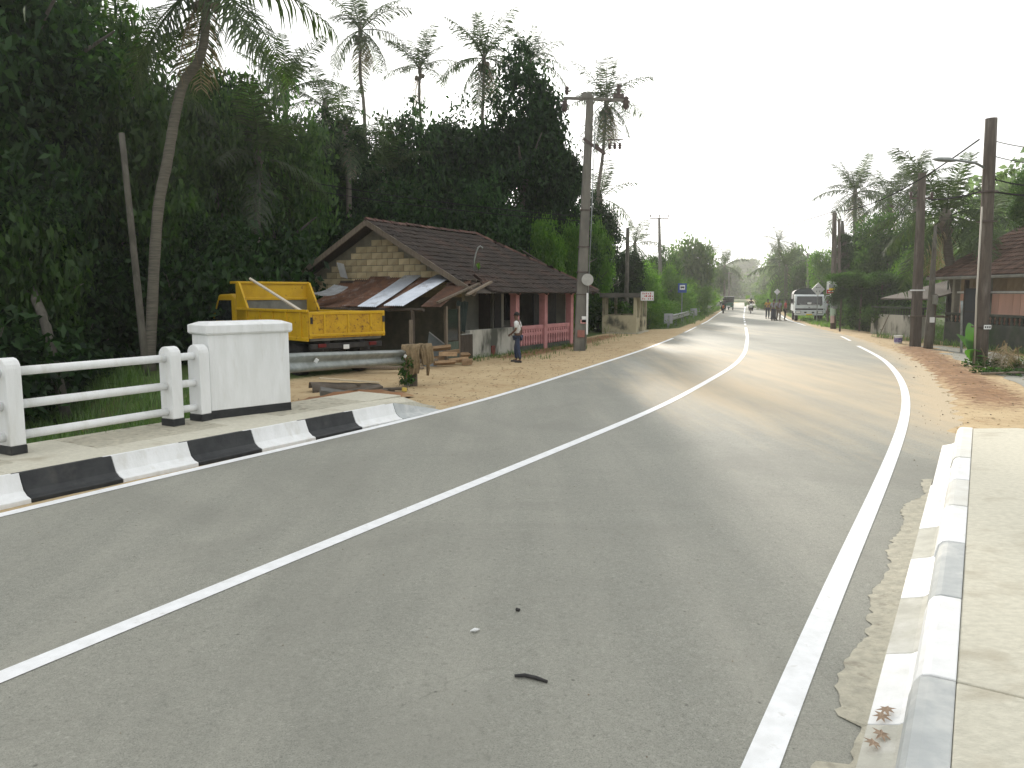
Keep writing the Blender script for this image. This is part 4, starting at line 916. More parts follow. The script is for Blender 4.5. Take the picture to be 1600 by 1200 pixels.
# ---- tin lean-to on the gable side
shed = thing('tin_lean_to', 'ramshackle lean-to roofed with bright and rusty corrugated sheets against the gable', 'shed', HO, hz_, size=1.138)
def corr(L, W, m, o, ex, ey, name='tin_sheet', wav=.016, n=10, bend=0.0, parent=shed):
    ex = Vector(ex).normalized(); ey = Vector(ey).normalized(); ez = ex.cross(ey); vs = []; fs = []; nx = 2 * n; ny = 6
    for j in range(ny + 1):
        for i in range(nx + 1):
            f = j / ny
            vs.append(Vector(o) + ex * (W * i / nx) + ey * (L * f) + ez * (wav * (1 if i % 2 else -1) + bend * math.sin(math.pi * f)))
    for j in range(ny):
        for i in range(nx): a = j * (nx+1) + i; fs.append((a, a+1, a+nx+2, a+nx+1))
    ob = MB().add(vs, fs).build(name, m, parent); md = ob.modifiers.new('thick', 'SOLIDIFY'); md.thickness = .004; return ob
for (y0t, y0b, wd, m, zt, zb, bend, xb) in [(-.15, -.45, .62, M_rust, 2.22, 1.50, 0, -2.1), (.48, .25, .62, M_tin, 2.36, 1.53, 0, -2.75), (1.05, .80, .6, M_rust, 2.28, 1.44, 0, -2.5), (1.62, 1.10, .6, M_tin, 2.36, 1.50, .02, -2.78),
                                       (2.2, 1.8, .7, M_rust, 2.30, 1.50, .05, -2.5), (2.75, 2.35, .75, M_rust, 2.34, 1.46, .16, -2.55), (3.35, 2.95, .75, M_rust, 2.26, 1.46, .22, -2.5), (3.95, 3.6, .7, M_rust, 2.2, 1.42, .12, -2.3)]:
    a = Vector((-.04, y0t, zt)); b_ = Vector((xb, y0b, zb)); dv = b_ - a
    corr(dv.length, wd, m, a, (0, 1, 0), dv, bend=-bend)
corr(1.3, .7, mat('grey_tin', (.30,.32,.33), (.20,.2,.2), 4, .5, metal=.5), (-1.5, 3.1, 2.02), (.25, 1, .1), (-1, -.1, -.18), 'loose_tin_sheet', n=9, bend=-.1)
corr(.45, .35, M_tin, (-.35, 4.1, 2.28), (.2, .9, .15), (-.25, .1, .95), 'tin_scrap', n=5)
for x, y in ((-2.6, .05), (-2.6, 2.1), (-2.5, 4.2)): MB().tube([(x, y, -.2), (x, y, 1.46)], .055, 7).build('post', M_dwood, shed)
MB().tube([(-2.6, -.3, 1.43), (-2.5, 4.5, 1.41)], .05, 6).build('beam', M_dwood, shed)
MB().tube([(-.1, -.3, 2.2), (-.1, 4.6, 2.18)], .05, 6).build('beam', M_dwood, shed)
mb = MB(); mb.b(-2.55, -.02, 4.3, 4.34, -.2, 1.5); mb.build('plank_wall', M_dwood, shed)
MB().box((-1.05, -.35, 1.86), (2.1, .07, .05), Matrix.Rotation(R(-14), 3, 'Y')).build('pale_rafter', M_wood, shed)
MB().box((-.35, -.55, 1.98), (1.3, .1, .05), Matrix.Rotation(R(-16), 3, 'Y')).build('pale_rafter', M_wood, shed)
# door frame with a green lower panel
fr_ = MB().b(-1.45, -1.38, -.2, -.13, -.1, 1.5).build('door_frame', M_wood, shed); MB().b(-.85, -.78, -.2, -.13, -.1, 1.5).build('jamb', M_wood, fr_)
MB().b(-1.38, -.85, -.19, -.15, -.1, .55).build('green_panel', mat('faded_green_board', (.06,.085,.065), (.10,.12,.095), 4, .9, stretch=(4,4,.6)), shed)
MB().b(-1.38, -.85, -.18, -.16, .58, 1.42).build('dark_pane', M_glass, shed)
MB().b(-.76, -.02, -.12, -.08, -.1, .7).build('board_wall', M_dwood, shed)
MB().b(-.5, -.02, -.06, 0, .62, .72).build('wall_stub', M_plast, shed)
cl = MB(); n = 9
for i in range(n + 1):
    for j in range(7):
        cl.V.append((-.72 + .6 * i / n, -.05 + .04 * math.sin(i * 2.1) + .02 * j, 1.62 - .14 * j + .03 * math.sin(i * 1.3)))
cl.F = [(i*7+j, (i+1)*7+j, (i+1)*7+j+1, i*7+j+1) for i in range(n) for j in range(6)]
rag = cl.build('hanging_rag', cloth('dark_green_rag', (.03,.045,.042)), shed, smooth=True)

# ================================================================= right hand house
RX0 = 16.0; houseR = thing('peach_house', 'peach boarded house with red brown tiled roof behind a mossy wall at right', 'house', (RX0 * 1.115, 28.4 * 1.115, 0), size=1.115)
def rb(x0, x1, Y0, Y1, z0, z1): return MB().b(x0 - RX0, x1 - RX0, Y0 - 28.4, Y1 - 28.4, z0, z1)
rb(15.95, 16.15, 14, 26.35, -.2, .84).build('mossy_wall', M_moss, houseR, bevel=.015)
rb(15.95, 16.15, 27.35, 28.4, -.2, .84).build('mossy_wall', M_moss, houseR, bevel=.015)
for a, b_ in ((14, 26.35), (27.35, 28.4)):
    rb(15.93, 16.17, a, b_, 1.10, 1.18).build('top_rail', M_moss, houseR, bevel=.01)
    n = int((b_ - a) / .25); 
    for k in range(n):
        y = a + (k + .5) * (b_ - a) / n - 28.4
        if y + 28.4 < 20: continue
        MB().lathe([(.06,.84),(.06,.87),(.03,.90),(.055,.96),(.035,1.05),(.06,1.08),(.06,1.10)], (.05, y, 0), 8).build('baluster', M_moss, houseR, smooth=True)
bm2 = MB().box((0,0,0), (.03, .36, .72)).mesh('board'); bm2.materials.append(M_peach); y = 20.2
M_tan = mat('tan_boards', (.36,.29,.20), (.28,.22,.15), 2, .85, rnd=.12); bm3 = MB().box((0,0,0), (.03, .36, .42)).mesh('board'); bm3.materials.append(M_tan)
while y < 28.4:
    if not (26.4 < y < 27.3):
        link('peach_board', bm2, houseR, (.40 + rnd.uniform(-.004,.004), y - 28.4, 1.50)); link('upper_board', bm3, houseR, (.40 + rnd.uniform(-.004,.004), y - 28.4, 2.17))
    y += .375
rb(16.43, 16.6, 14, 28.4, .0, 2.42).build('inner_wall', M_cream, houseR)
rb(16.34, 16.42, 14, 26.4, 1.88, 1.95).build('pale_beam', M_signw, houseR); rb(16.34, 16.42, 27.25, 28.5, 1.88, 1.95).build('pale_beam', M_signw, houseR)
rb(16.30, 16.41, 14, 28.4, .2, 1.12).build('lower_wall', M_peach, houseR)
gate = rb(15.98, 16.05, 26.42, 27.3, .15, 2.05).build('dark_gate', mat('navy_gate', (.012,.017,.026), (.02,.026,.036), 3, .5), houseR)
rb(15.955, 15.975, 26.42, 27.3, 1.22, 1.26).build('gate_bar', M_dark, gate)
rb(16.25, 20, 28.4, 28.55, 0, 2.4).build('end_wall', M_cream, houseR)
gut = rb(15.42, 15.58, 14, 28.9, 2.36, 2.46).build('gutter', M_steelgrey, houseR, bevel=.02)
for yy in (26.4, 27.3): rb(15.98, 16.10, yy - .05, yy + .05, 0, 2.35).build('post', M_dwood, houseR)
ez, rz_ = 2.46, 4.62; eX, rX = 15.5, 19.4; up = Vector((rX - eX, 0, rz_ - ez)); ul = up.length; up.normalize()
mb = MB(); mb.add([(eX-RX0, 14-28.4, ez-.03), (eX-RX0, .5, ez-.03), (rX-RX0, .5, rz_-.03), (rX-RX0, 14-28.4, rz_-.03), (2*rX-eX-RX0, .5, ez-.03), (2*rX-eX-RX0, 14-28.4, ez-.03)], [(0,1,2,3), (3,2,4,5)])
roofR = mb.build('roof', M_dwood, houseR)
vs, fs = tile_shape(.25, .31, roll=.04); tm2 = MB().add(vs, fs).mesh('tile'); tm2.materials.append(M_tileR)
q = random.Random(8); cnt = 0; rest = MB()
nC = int(14.9 / .25)
for r in range(int(ul / .31)):
    for c in range(nC):
        y = 28.9 - (c + .5) * .25; p = Vector((eX - RX0, y - 28.4, ez)) + up * (r * .31)
        M = basis((0, -1, 0), up, p + Vector((0, q.uniform(-.01, .01), q.uniform(-.004, .008)))) @ Matrix.Rotation(q.uniform(-.03, .03), 4, 'Z')
        if c < 26 and r < 11 and cnt < 290:
            ob = link('tile', tm2, roofR); ob.matrix_local = M; cnt += 1
        else: rest.add([M @ Vector(v) for v in vs], fs)
stuff(rest.build('tiles_beyond', M_tileR, roofR))
dv = Vector((rX - eX, 0, rz_ - ez)); MB().box(Vector(((eX+rX)/2-RX0, .52, (ez+rz_)/2-.02)), (dv.length, .04, .14), basis(dv, (0,1,0), (0,0,0)).to_3x3()).build('barge_board', M_dwood, roofR)
# dark lean-to left of the peach house
ds = thing('dark_shed', 'dark sagging shed roof and black wall left of the peach house', 'shed', (16.4 * 1.112, 29.3 * 1.112, 0), size=1.112)
mb = MB(); mb.hexa([Vector(p) for p in ((-.9,-.6,1.62), (2.6,-.6,2.55), (2.6,3.2,2.55), (-.9,3.2,1.62), (-.9,-.6,1.68), (2.6,-.6,2.61), (2.6,3.2,2.61), (-.9,3.2,1.68))]); mb.build('roof', M_dwood, ds)
MB().b(.3, 2.6, .3, .4, -.1, 2.0).build('back_wall', M_dark, ds)
for x, y in ((-.5, -.3), (.9, -.3)): MB().tube([(x, y, -.1), (x, y, 1.75 + (x+.9)*.26)], .05, 7).build('post', M_wood, ds)
MB().box((.2, -.32, 1.0), (1.5, .05, .06)).build('rail', M_wood, ds)
# grey boundary wall with small balusters
bw_ = thing('boundary_wall', 'grey plastered boundary wall with a baluster top behind the concrete pole', 'wall', (17.4 * 1.09, 32.5 * 1.09, 0), size=1.09)
MB().b(-.1, .1, 0, 4.6, -.1, .95).build('wall', M_plast, bw_); MB().b(-.13, .13, 0, 4.6, 1.24, 1.32).build('coping', M_moss, bw_)
for k in range(20): MB().lathe([(.05,.95),(.03,1.02),(.05,1.1),(.03,1.18),(.05,1.24)], (0, .12 + k * .23, 0), 7).build('baluster', M_moss, bw_)

# ================================================================= bus shelter
bs = thing('bus_shelter', 'small stained concrete bus shelter with a flat roof beside the road', 'shelter', gp(993, 522), math.atan2(.945, .33), size=1.09)
MB().b(-.05, 3.0, -.15, 1.6, -.15, .06).build('floor', M_conc, bs)
M_shel = mat('shelter_plaster', (.46,.42,.29), (.36,.33,.23), 1.6, .9, c3=(.09,.09,.07), scale3=1.3, lo3=.52, hi3=.68, bump=.2)
MB().b(0, .12, .12, 1.5, .06, .88).build('side_wall', M_shel, bs)
MB().b(2.85, 2.97, .12, 1.5, .06, .88).build('side_wall', M_shel, bs)
MB().b(0, 2.97, 1.5, 1.62, .06, .88).build('back_wall', M_shel, bs); MB().b(0, .8, 1.5, 1.62, .88, 1.72).build('back_wall', M_shel, bs)
for x in (0, .9, 1.75, 2.85):
    MB().b(x, x + .13, -.02, .12, .06, 1.72).build('pillar', M_shel, bs)
for x0, x1 in ((.13, .9), (1.88, 2.85)): MB().b(x0, x1, .0, .10, .06, .75).build('front_wall', M_signw if False else M_shel, bs)
for x in (0, 2.85): MB().b(x, x + .12, 1.5, 1.625, .88, 1.72).build('pillar', M_shel, bs)
MB().b(-.15, 3.1, -.35, 1.72, 1.72, 1.93).build('roof_slab', mat('shelter_roof', (.13,.125,.11), (.08,.078,.07), 2, .95), bs)
MB().b(.2, 2.8, .9, 1.4, .42, .48).build('bench', M_conc, bs)
sb = MB().b(-.22, -.17, -.85, -.25, 1.58, 2.0).build('sign_board', M_signw, bs)
for r in range(3):
    for k in range(6):
        if (r * 5 + k) % 7 == 3: continue
        MB().b(-.226, -.221, -.81 + k * .088, -.81 + k * .088 + .035 + .03 * ((k * r) % 2), 1.63 + r * .12, 1.63 + r * .12 + .06 + .02 * (k % 2)).build('letter', M_signred, sb)
# ================================================================= poles
def pole(label, ub, vb, ut, vt, Y, w0, w1, m=M_pole, name='utility_pole', square=False, cat='pole', n=10):
    b0 = at(ub, vb, Y); b0.z = G(b0.x, b0.y) - .15; tp = at(ut, vt, Y)
    t = thing(name, label, cat, b0); mb = MB()
    if square:
        d = tp - b0; vs = []
        for f, w_ in ((0, w0), (1, w1)):
            c = d * f
            for sx, sy in ((-1,-1),(1,-1),(1,1),(-1,1)): vs.append(c + Vector((sx * w_/2, sy * w_/2 * .75, 0)))
        mb.hexa(vs); mb.build('shaft', m, t, bevel=.025)
    else:
        k = 6; mb.tube([(tp - b0) * (i/k) for i in range(k+1)], [lerp(w0, w1, i/k)/2 for i in range(k+1)], n); mb.build('shaft', m, t, smooth=True)
    return t, tp - b0, b0
M_wp = mat('brown_timber_pole', (.115,.095,.078), (.075,.062,.052), 5, .9, bump=.4, stretch=(3,3,.4), c3=(.17,.15,.13), scale3=2, lo3=.55, hi3=.7)
YP = gp(905, 548).y
t, tp, b0 = pole('tall tapered concrete pole with a wide crossarm beside the pink verandah', 905, 548, 922, 150, YP, .42, .25, square=True)
mainpole_top = b0 + tp
arm = MB().box(tp + Vector((.16, -.05, -.12)), (2.2, .09, .10), Matrix.Rotation(R(2), 3, 'Y')).build('crossarm', M_pole, t, bevel=.01)
MB().box(tp + Vector((-.12, 0, .0)), (.34, .28, .18)).build('pole_head', M_pole, t)
def insulator(p, s, parent, up=1): return MB().lathe([(.03*s, 0), (.10*s, .06*s*up), (.06*s, .10*s*up), (.13*s, .16*s*up), (.07*s, .22*s*up), (.11*s, .30*s*up), (.03*s, .38*s*up)], p, 10).build('insulator', M_iron, parent, smooth=True)
insulator(tp + Vector((-.82, -.05, .02)), .8, t); insulator(tp + Vector((-.9, -.05, -.14)), 1.1, t, -1); insulator(tp + Vector((1.27, -.05, -.02)), 1.2, t, -1); insulator(tp + Vector((1.0, -.05, .05)), .9, t)
MB().box(tp + Vector((1.0, 0, -.02)), (.38, .2, .16)).build('switch_box', M_iron, t)
MB().box(tp + Vector((.15, -.1, -1.75)), (.95, .07, .09), Matrix.Rotation(R(35), 3, 'Y')).build('bracket', M_iron, t)
MB().box(tp + Vector((.35, .1, -1.8)), (.5, .07, .12), Matrix.Rotation(R(40), 3, 'Y')).build('bracket', M_iron, t)
for k in range(3): insulator(tp + Vector((.72 + .18 * k, 0, -1.6)), .62, t, -1)
MB().box(tp + Vector((.9, 0, -1.5)), (.6, .04, .04)).build('bracket_bar', M_iron, t)
MB().tube([tp * .92 + Vector((.2, -.17, 0)), tp * .5 + Vector((.22, -.17, 0)), Vector((.22, -.2, .2))], .02, 6).build('conduit', M_galv, t, smooth=True)
for z in (2.2, 3.0, 3.9, 5.2): MB().box(tp * (z / tp.z) + Vector((0, 0, 0)), (.50 - .02 * z, .38 - .016 * z, .03)).build('steel_band', M_iron, t)
for z, w_, h, m, dx in ((1.30, .20, .22, M_signw, .12), (1.22, .24, .14, mat('pink_paper', (.62,.32,.30), (.5,.25,.24), 9, .8), .1), (.78, .26, .26, mat('faded_red_paper', (.34,.15,.12), (.26,.12,.1), 9, .85), .02)):
    MB().box(tp * (z / tp.z) + Vector((dx, -.20, 0)), (w_, .012, h)).build('poster', m, t)
MB().box(tp * (1.5 / tp.z) + Vector((.21, -.21, 0)), (.07, .01, 1.5)).build('white_strip', M_signw, t)
dp = at(918, 437, YP - .25); disc = thing('round_sign', 'pale round sign disc fixed to the tall concrete road pole', 'sign', dp)
MB().lathe([(.0, -.012), (.21, -.012), (.215, 0), (.21, .012), (.0, .02)], (0, 0, 0), 20, 'y').build('disc', mat('pale_disc', (.45,.45,.42), (.36,.36,.33), 5, .6), disc, smooth=False); MB().box((0, .12, 0), (.05, .22, .05)).build('bracket', M_iron, disc)
t, tp, b0 = pole('bare dark pole without crossarm behind the bus shelter', 978, 512, 981, 356, oy(44), .28, .22, M_trunk)
t, tp, b0 = pole('far pole with a long thin crossarm left of the bus stop sign', 1033, 500, 1030, 340, oy(62), .36, .2)
MB().box(tp + Vector((0, 0, -.05)), (1.5, .08, .08)).build('crossarm', M_iron, t)
for dx in (-.7, 0, .7): insulator(tp + Vector((dx, 0, .02)), .6, t)
MB().box(tp * .70, (.5, .06, .06)).build('lower_arm', M_galv, t)
for (u, vt, Y, lab) in [(1099, 405, 105, 'thin hazy pole above the left guard rail'), (1139, 425, 140, 'thin far pole above the green three-wheeler'), (1262, 395, 80, 'pole among the trees above the white lorry')]:
    t, tp, b0 = pole(lab, u, 490, u, vt, oy(Y), .22, .16); MB().box(tp + Vector((0,0,-.2)), (1.0, .07, .07)).build('crossarm', M_iron, t)
t, tp, b0 = pole('leaning grey pole rising out of the dark forest at left', 228, 560, 190, 208, oy(17), .19, .14, M_trunk)
Y1 = gp(1535, 575).y
t, tp, b0 = pole('thick brown timber lamp pole at right, tallest on that side', 1531, 575, 1549, 185, Y1, .38, .30, M_wp)
lamp_top = b0 + tp
f = .80; a0 = tp * f; e0 = at(1457, 249, Y1 - .6) - b0
MB().tube([a0, a0 + Vector((-.22, -.02, .12)), a0 + Vector((-.45, -.1, .2)), a0.lerp(e0, .62) + Vector((0, 0, .1)), e0.lerp(a0, .05)], [.035, .035, .035, .032, .03], 8).build('lamp_arm', M_galv, t, smooth=True)
lm = MB(); dd = (e0 - a0.lerp(e0, .55)); 
lm.tube([a0.lerp(e0, .60) + Vector((0, 0, .09)), a0.lerp(e0, .7) + Vector((0, 0, .08)), a0.lerp(e0, .9) + Vector((0, 0, .03)), e0], [.03, .07, .06, .015], 8); lm.build('lamp_head', M_galv, t, smooth=True)
MB().tube([tp * .66 + Vector((-.2, -.1, 0)), tp * .3 + Vector((-.26, -.13, 0)), Vector((-.24, -.14, .2))], .022, 6).build('conduit', mat('pale_conduit', (.45,.42,.36), None, rough=.7), t, smooth=True)
pl_ = MB().box(tp * (1.30 / tp.z) + Vector((.03, -.22, 0)), (.20, .015, .12)).build('number_plate', M_signw, t)
for k in range(3): MB().box(tp * (1.30 / tp.z) + Vector((-.03 + k * .06, -.231, 0)), (.035, .004, .05)).build('digit', M_ink, pl_)
MB().box(tp * (1.30 / tp.z), (.36, .40, .04)).build('steel_band', M_iron, t)
for z in (4.2, 5.0): MB().box(tp * (z / tp.z), (.36, .36, .03)).build('steel_band', M_iron, t)
Y2 = gp(1432, 542).y
t, tp, b0 = pole('mossy concrete pole left of the dark shed, second tallest at right', 1430, 542, 1441, 270, Y2, .36, .24, M_wp, square=True)
pole2_top = b0 + tp
MB().box(tp * .86, (.9, .06, .06)).build('crossarm', M_iron, t); MB().box(tp * (1.35 / tp.z) + Vector((.3, -.2, 0)), (1.3, .06, .06)).build('tied_stick', M_wood, t)
insulator(tp * .86 + Vector((.4, 0, .02)), .6, t); insulator(tp * .86 + Vector((-.4, 0, .02)), .6, t)
MB().box(tp * (1.35 / tp.z), (.44, .36, .03)).build('rope', M_signw, t); MB().box(tp * (2.35 / tp.z), (.42, .34, .05)).build('rope', M_signw, t)
t, tp, b0 = pole('dark crooked stake post between the concrete pole and the lamp pole', 1450, 546, 1462, 352, Y2 - 1.2, .34, .10, M_trunk, 'crooked_post')
MB().box(tp * .42 + Vector((.06, -.15, 0)), (.16, .12, .35)).build('meter_box', M_steelgrey, t); MB().box(tp * .26 + Vector((0, -.16, 0)), (.14, .1, .2)).build('white_rag', M_signw, t)
t, tp, b0 = pole('thin iron lamp post in the yard of the peach house', 1475, 540, 1488, 352, oy(30), .10, .07, M_galv, 'yard_lamp', cat='lamp post')
MB().box(tp + Vector((.05, -.1, 0)), (.25, .2, .14)).build('lamp_head', M_light, t)
t, tp, b0 = pole('thin grey gate post in front of the navy gate', 1502, 556, 1503, 470, oy(24), .09, .09, M_galv, 'gate_post', cat='post')
Y3 = gp(1300, 514).y
t, tp, b0 = pole('dark pole carrying a poster beside the white lorry', 1302, 514, 1304, 332, Y3, .34, .24, M_wp); post3 = (b0, tp)
t3 = t
pb = at(1300, 449, Y3 - .3) - b0
po = MB().box(pb, (.62, .02, .72)).build('poster', M_signw, t3)
MB().box(pb + Vector((0, -.014, -.24)), (.60, .006, .22)).build('red_band', M_signred, po); MB().box(pb + Vector((0, -.016, -.10)), (.34, .006, .12)).build('yellow_print', M_signyel, po)
mb = MB(); mb.box(pb + Vector((0, -.014, .05)), (.36, .006, .26)); mb.box(pb + Vector((0, -.0145, .22)), (.15, .006, .14)); mb.build('portrait_print', M_greyp, po)
MB().box(pb + Vector((0, -.02, -.24)), (.46, .004, .05)).build('white_print', M_signw, po)
MB().box(pb + Vector((.02, 0, .46)), (.30, .02, .2)).build('poster', M_greyp, t3)
for z, m, w_, dx in ((2.0, M_signw, .55, -.08), (1.55, M_greyp, .6, .06), (1.15, mat('pale_green_paper', (.42,.55,.45), (.5,.6,.5), 6, .8), .5, -.06), (.72, mat('pale_pink_paper', (.62,.45,.42), (.55,.4,.38), 6, .8), .46, -.05)):
    MB().tube([tp * ((z - .22) / tp.z) + Vector((dx*.4, -.02, 0)), tp * ((z + .22) / tp.z) + Vector((dx*.4, -.02, 0))], w_ * .32, 10).build('pasted_bill', m, t3)
t, tp, b0 = pole('thin pole just right of the poster pole', 1312, 512, 1311, 342, Y3 + 2.5, .22, .16, M_wp)
b_ = at(1320, 512, Y3 + 3); b_.z = 0; dt = thing('dead_palm_trunk', 'dead overgrown palm trunk right of the two thin dark poles', 'trunk', b_)
tt = at(1316, 345, Y3 + 3) - b_; MB().tube([tt * (i / 8) for i in range(9)], [.32, .28, .24, .26, .34, .42, .30, .14, .08], 9).build('trunk', M_trunk, dt, smooth=True)
for k in range(7): link('creeper', SH_dark[k % 3], dt, tt * (.28 + .09 * k) + Vector((.12 * math.sin(k * 2), -.1, 0)), (0, 0, k), (.42, .42, .45))
t, tp, b0 = pole('thin stick propped against the bushes left of the grey wall', 1372, 522, 1390, 490, oy(35), .05, .04, M_wood, 'propped_stick', cat='stick')
# ---- wires
def wire(label, pts, r=.016, sag=.35):
    P = [Vector(p) for p in pts]; D = []
    for i in range(len(P) - 1):
        for k in range(12): f = k / 12; q = P[i].lerp(P[i+1], f); q.z -= 4 * sag * f * (1 - f); D.append(q)
    D.append(P[-1]); o = MB().tube(D, r, 5).build('overhead_wire', M_wire, None); tag(o, label, 'wire', 'overhead wires'); return o
wire('overhead wire climbing from the far poles to the lamp pole at right', [at(1140, 358, 90), at(1304, 330, Y3), at(1530, 218, Y1)], .022, .5)
wire('overhead wire with a hanging clip from the concrete pole to the trees', [at(1330, 366, Y3), at(1362, 365, 45), pole2_top * 1 + Vector((0, 0, -.5))], .012, .3)
wire('thick dark wire passing behind the lamp pole level with the palm tops', [pole2_top + Vector((.3, 0, -1.0)), at(1540, 297, Y1 + .4), at(1680, 305, Y1 - 2)], .025, .08)
wire('upper wire leaving the lamp pole top to the right', [lamp_top + Vector((.15, 0, -.6)), at(1700, 232, Y1 - 3)], .012, .1)
wire('second upper wire leaving the lamp pole to the right', [lamp_top + Vector((.15, 0, -1.0)), at(1700, 258, Y1 - 3)], .012, .1)
wire('third wire leaving the lamp pole toward the right hand tree', [lamp_top + Vector((.15, 0, -1.6)), at(1700, 290, Y1 - 3)], .018, .12)
wire('upper of two wires slung across the dark forest behind the roof', [at(430, 275, 30), at(905, 338, YP)], .014, .15)
wire('lower of two wires slung across the dark forest behind the roof', [at(430, 288, 30), at(905, 345, YP)], .014, .15)

# ================================================================= guard rails
def wbeam(path, zs, parent, H=.31):
    prof = [(0, 0), (.06, .03), (.075, .07), (.01, .13), (0, .155), (.01, .18), (.075, .24), (.06, .28), (0, .31)]
    prof = [(a, z * H / .31) for a, z in prof]; path = [Vector(p) for p in path]; n = len(prof); vs = []
    for i, p in enumerate(path):
        tt = path[min(i+1, len(path)-1)] - path[max(i-1, 0)]; tt.z = 0; tt.normalize(); nr = Vector((tt.y, -tt.x, 0))
        vs += [p + nr * a + Vector((0, 0, z)) for a, z in prof]
    fs = [(i*n+k, (i+1)*n+k, (i+1)*n+k+1, i*n+k+1) for i in range(len(path)-1) for k in range(n-1)]
    ob = MB().add(vs, fs).build('beam', M_galv, parent, smooth=True, world=True); md = ob.modifiers.new('thick', 'SOLIDIFY'); md.thickness = .006; return ob
ge = gp(640, 602); gs = pp(PLn - .05, .25, 0); gs.z = 0
gr = thing('guard_rail', 'grey corrugated steel guard rail running from the white pillar to the draped sacks', 'guard rail', ge)
zl = at(457, 584, gs.y).z; zr = at(628, 569, ge.y).z
gB = ge + Vector((-.02, .05, 0)); path = []
for i in range(7): f = i / 6; p = gs.lerp(gB, f); p.z = lerp(zl, zr, f); path.append(p)
bmw = wbeam(path, 0, gr, .33)
for f in (.97,):
    p = gs.lerp(gB, f); MB().b(p.x - .06, p.x + .06, p.y + .06, p.y + .2, G(p.x, p.y) - .2, lerp(zl, zr, f) + .3).build('post', M_galv, gr, world=True)
p = gB; MB().tube([Vector((p.x + .02 + .16 * math.cos(a), p.y + .05 + .16 * math.sin(a), zr)) for a in [R(-90 + 30 * k) for k in range(7)]] , .02, 6).build('end_loop', M_galv, gr, world=True)
for k, f in enumerate((.2, .93)):
    p = gs.lerp(gB, f); MB().box(p + Vector((.075, -.04, lerp(zl, zr, f) + .19)), (.06, .03, .07), Matrix.Rotation(.6, 3, 'Y')).build('reflector', M_signw, gr, world=True)
# sacks draped on the end of the rail
def sack(label, c, w_, front, back, seed, yaw):
    rg = np.random.default_rng(seed); nu, nv = 22, 16; vs = []; Rm = Matrix.Rotation(yaw, 3, 'Z'); wav = rg.uniform(0, 6.28, 4)
    for i in range(nu + 1):
        s = lerp(-front, back, i / nu)
        for j in range(nv + 1):
            a = (j / nv - .5); tw = w_ * (1 - .22 * abs(s) / max(front, back))
            x = a * tw + .02 * math.sin(s * 9 + wav[0]); r = .10
            if abs(s) < r * 1.5: th = s / r; y = r * math.sin(th); z = r * math.cos(th) - r
            else: th = 1.5; y = math.copysign(r * math.sin(th) + .05 * (abs(s) - r * 1.5), s); z = r * math.cos(th) - r - (abs(s) - r * 1.5)
            fold = .06 * math.sin(a * 15 + wav[1] + s * 2) * min(1, abs(s) * 3) + .02 * math.sin(a * 31 + wav[2])
            z += -.06 * math.sin(a * 3 + wav[3]) * abs(s) * 1.5 + .02 * rg.normal()*.3
            vs.append(Vector(c) + Rm @ Vector((x, y + math.copysign(fold, s if s else 1), z)))
    fs = [(i*(nv+1)+j, (i+1)*(nv+1)+j, (i+1)*(nv+1)+j+1, i*(nv+1)+j+1) for i in range(nu) for j in range(nv)]
    cc = Vector(c); ob = MB().add([v - cc for v in vs], fs).build('sack', M_sack, None, smooth=True); ob.location = cc
    md = ob.modifiers.new('thick', 'SOLIDIFY'); md.thickness = .012; ob.modifiers.new('sub', 'SUBSURF').render_levels = 1
    return tag(ob, label, 'sack', 'sacks drying on the rail end')
sc1 = at(642, 538, ge.y - .10); sc2 = at(664, 537, ge.y + .08)
sack('larger jute sack draped over the end of the guard rail', sc1, .44, .78, .5, 3, .15)
sack('smaller jute sack hanging right of the larger one on the rail end', sc2, .34, .50, .4, 5, .35)
ps = at(668, 560, ge.y + .25); tag(MB().tube([Vector((0,0,0)), Vector((.01, .02, -.22)), Vector((.0, .0, -.40))], [.04, .045, .03], 7).build('rope_end', M_sack, None, smooth=True), 'twisted sack end dangling right of the draped sacks', 'rope').location = ps
b0 = gp(641, 604); st = thing('rail_end_post', 'pale weathered wooden post wrapped in creeper under the draped sacks', 'post', b0)
MB().box((.06, .16, .35), (.16, .14, .8)).build('post', M_wood, st, bevel=.01)
for k in range(5): link('creeper', SH_tiny[k % 3], st, (-.1 + .05 * (k % 2), -.02, .08 + .13 * k), (0, 0, k), (.8, .7, .9))
b0 = at(642, 500, ge.y + 1.4); sp_ = at(643, 570, ge.y + 1.4); sp_.z = 0
o = thing('stake', 'pale upright wooden stake standing behind the draped sacks', 'stake', sp_); MB().box((0, 0, (b0.z - .0) / 2), (.09, .07, b0.z)).build('shaft', M_wood, o, bevel=.008)
# long guard rail on the far left verge
def railrun(label, y0, y1, off=.9):
    ys = np.arange(y0, y1, 1.0); pts = [Vector((float(XL(y)) - off, float(y), .42)) for y in ys]
    g = thing('guard_rail', label, 'guard rail', pts[0]); wbeam(pts, 0, g, .36)
    for i in range(0, len(ys), 4):
        p = pts[i]; MB().b(p.x - .2, p.x - .06, p.y - .06, p.y + .06, -.2, .74).build('post', M_galv, g, world=True)
    p = pts[0]; MB().b(p.x - .42, p.x + .12, p.y - .04, p.y - .01, .25, .86).build('end_plate', mat('grey_plate', (.36,.37,.40), (.30,.31,.33), 4, .5, metal=.3), g, world=True, bevel=.02)
    return g
railrun('short steel guard rail with a grey end plate beyond the bus shelter', gp(1042, 512).y, gp(1042, 512).y + 13, 1.5)
railrun('long steel guard rail along the left side of the distant road', gp(1042, 512).y + 16, 150, 1.3)

# ================================================================= yellow tipper lorry
TKs = 1.145
rc = gp(484, 592); ang = R(45)
tk = thing('yellow_tipper', 'rusty yellow tipper lorry parked behind the white pillar', 'lorry', Vector((rc.x, rc.y, 0)), ang, size=TKs)
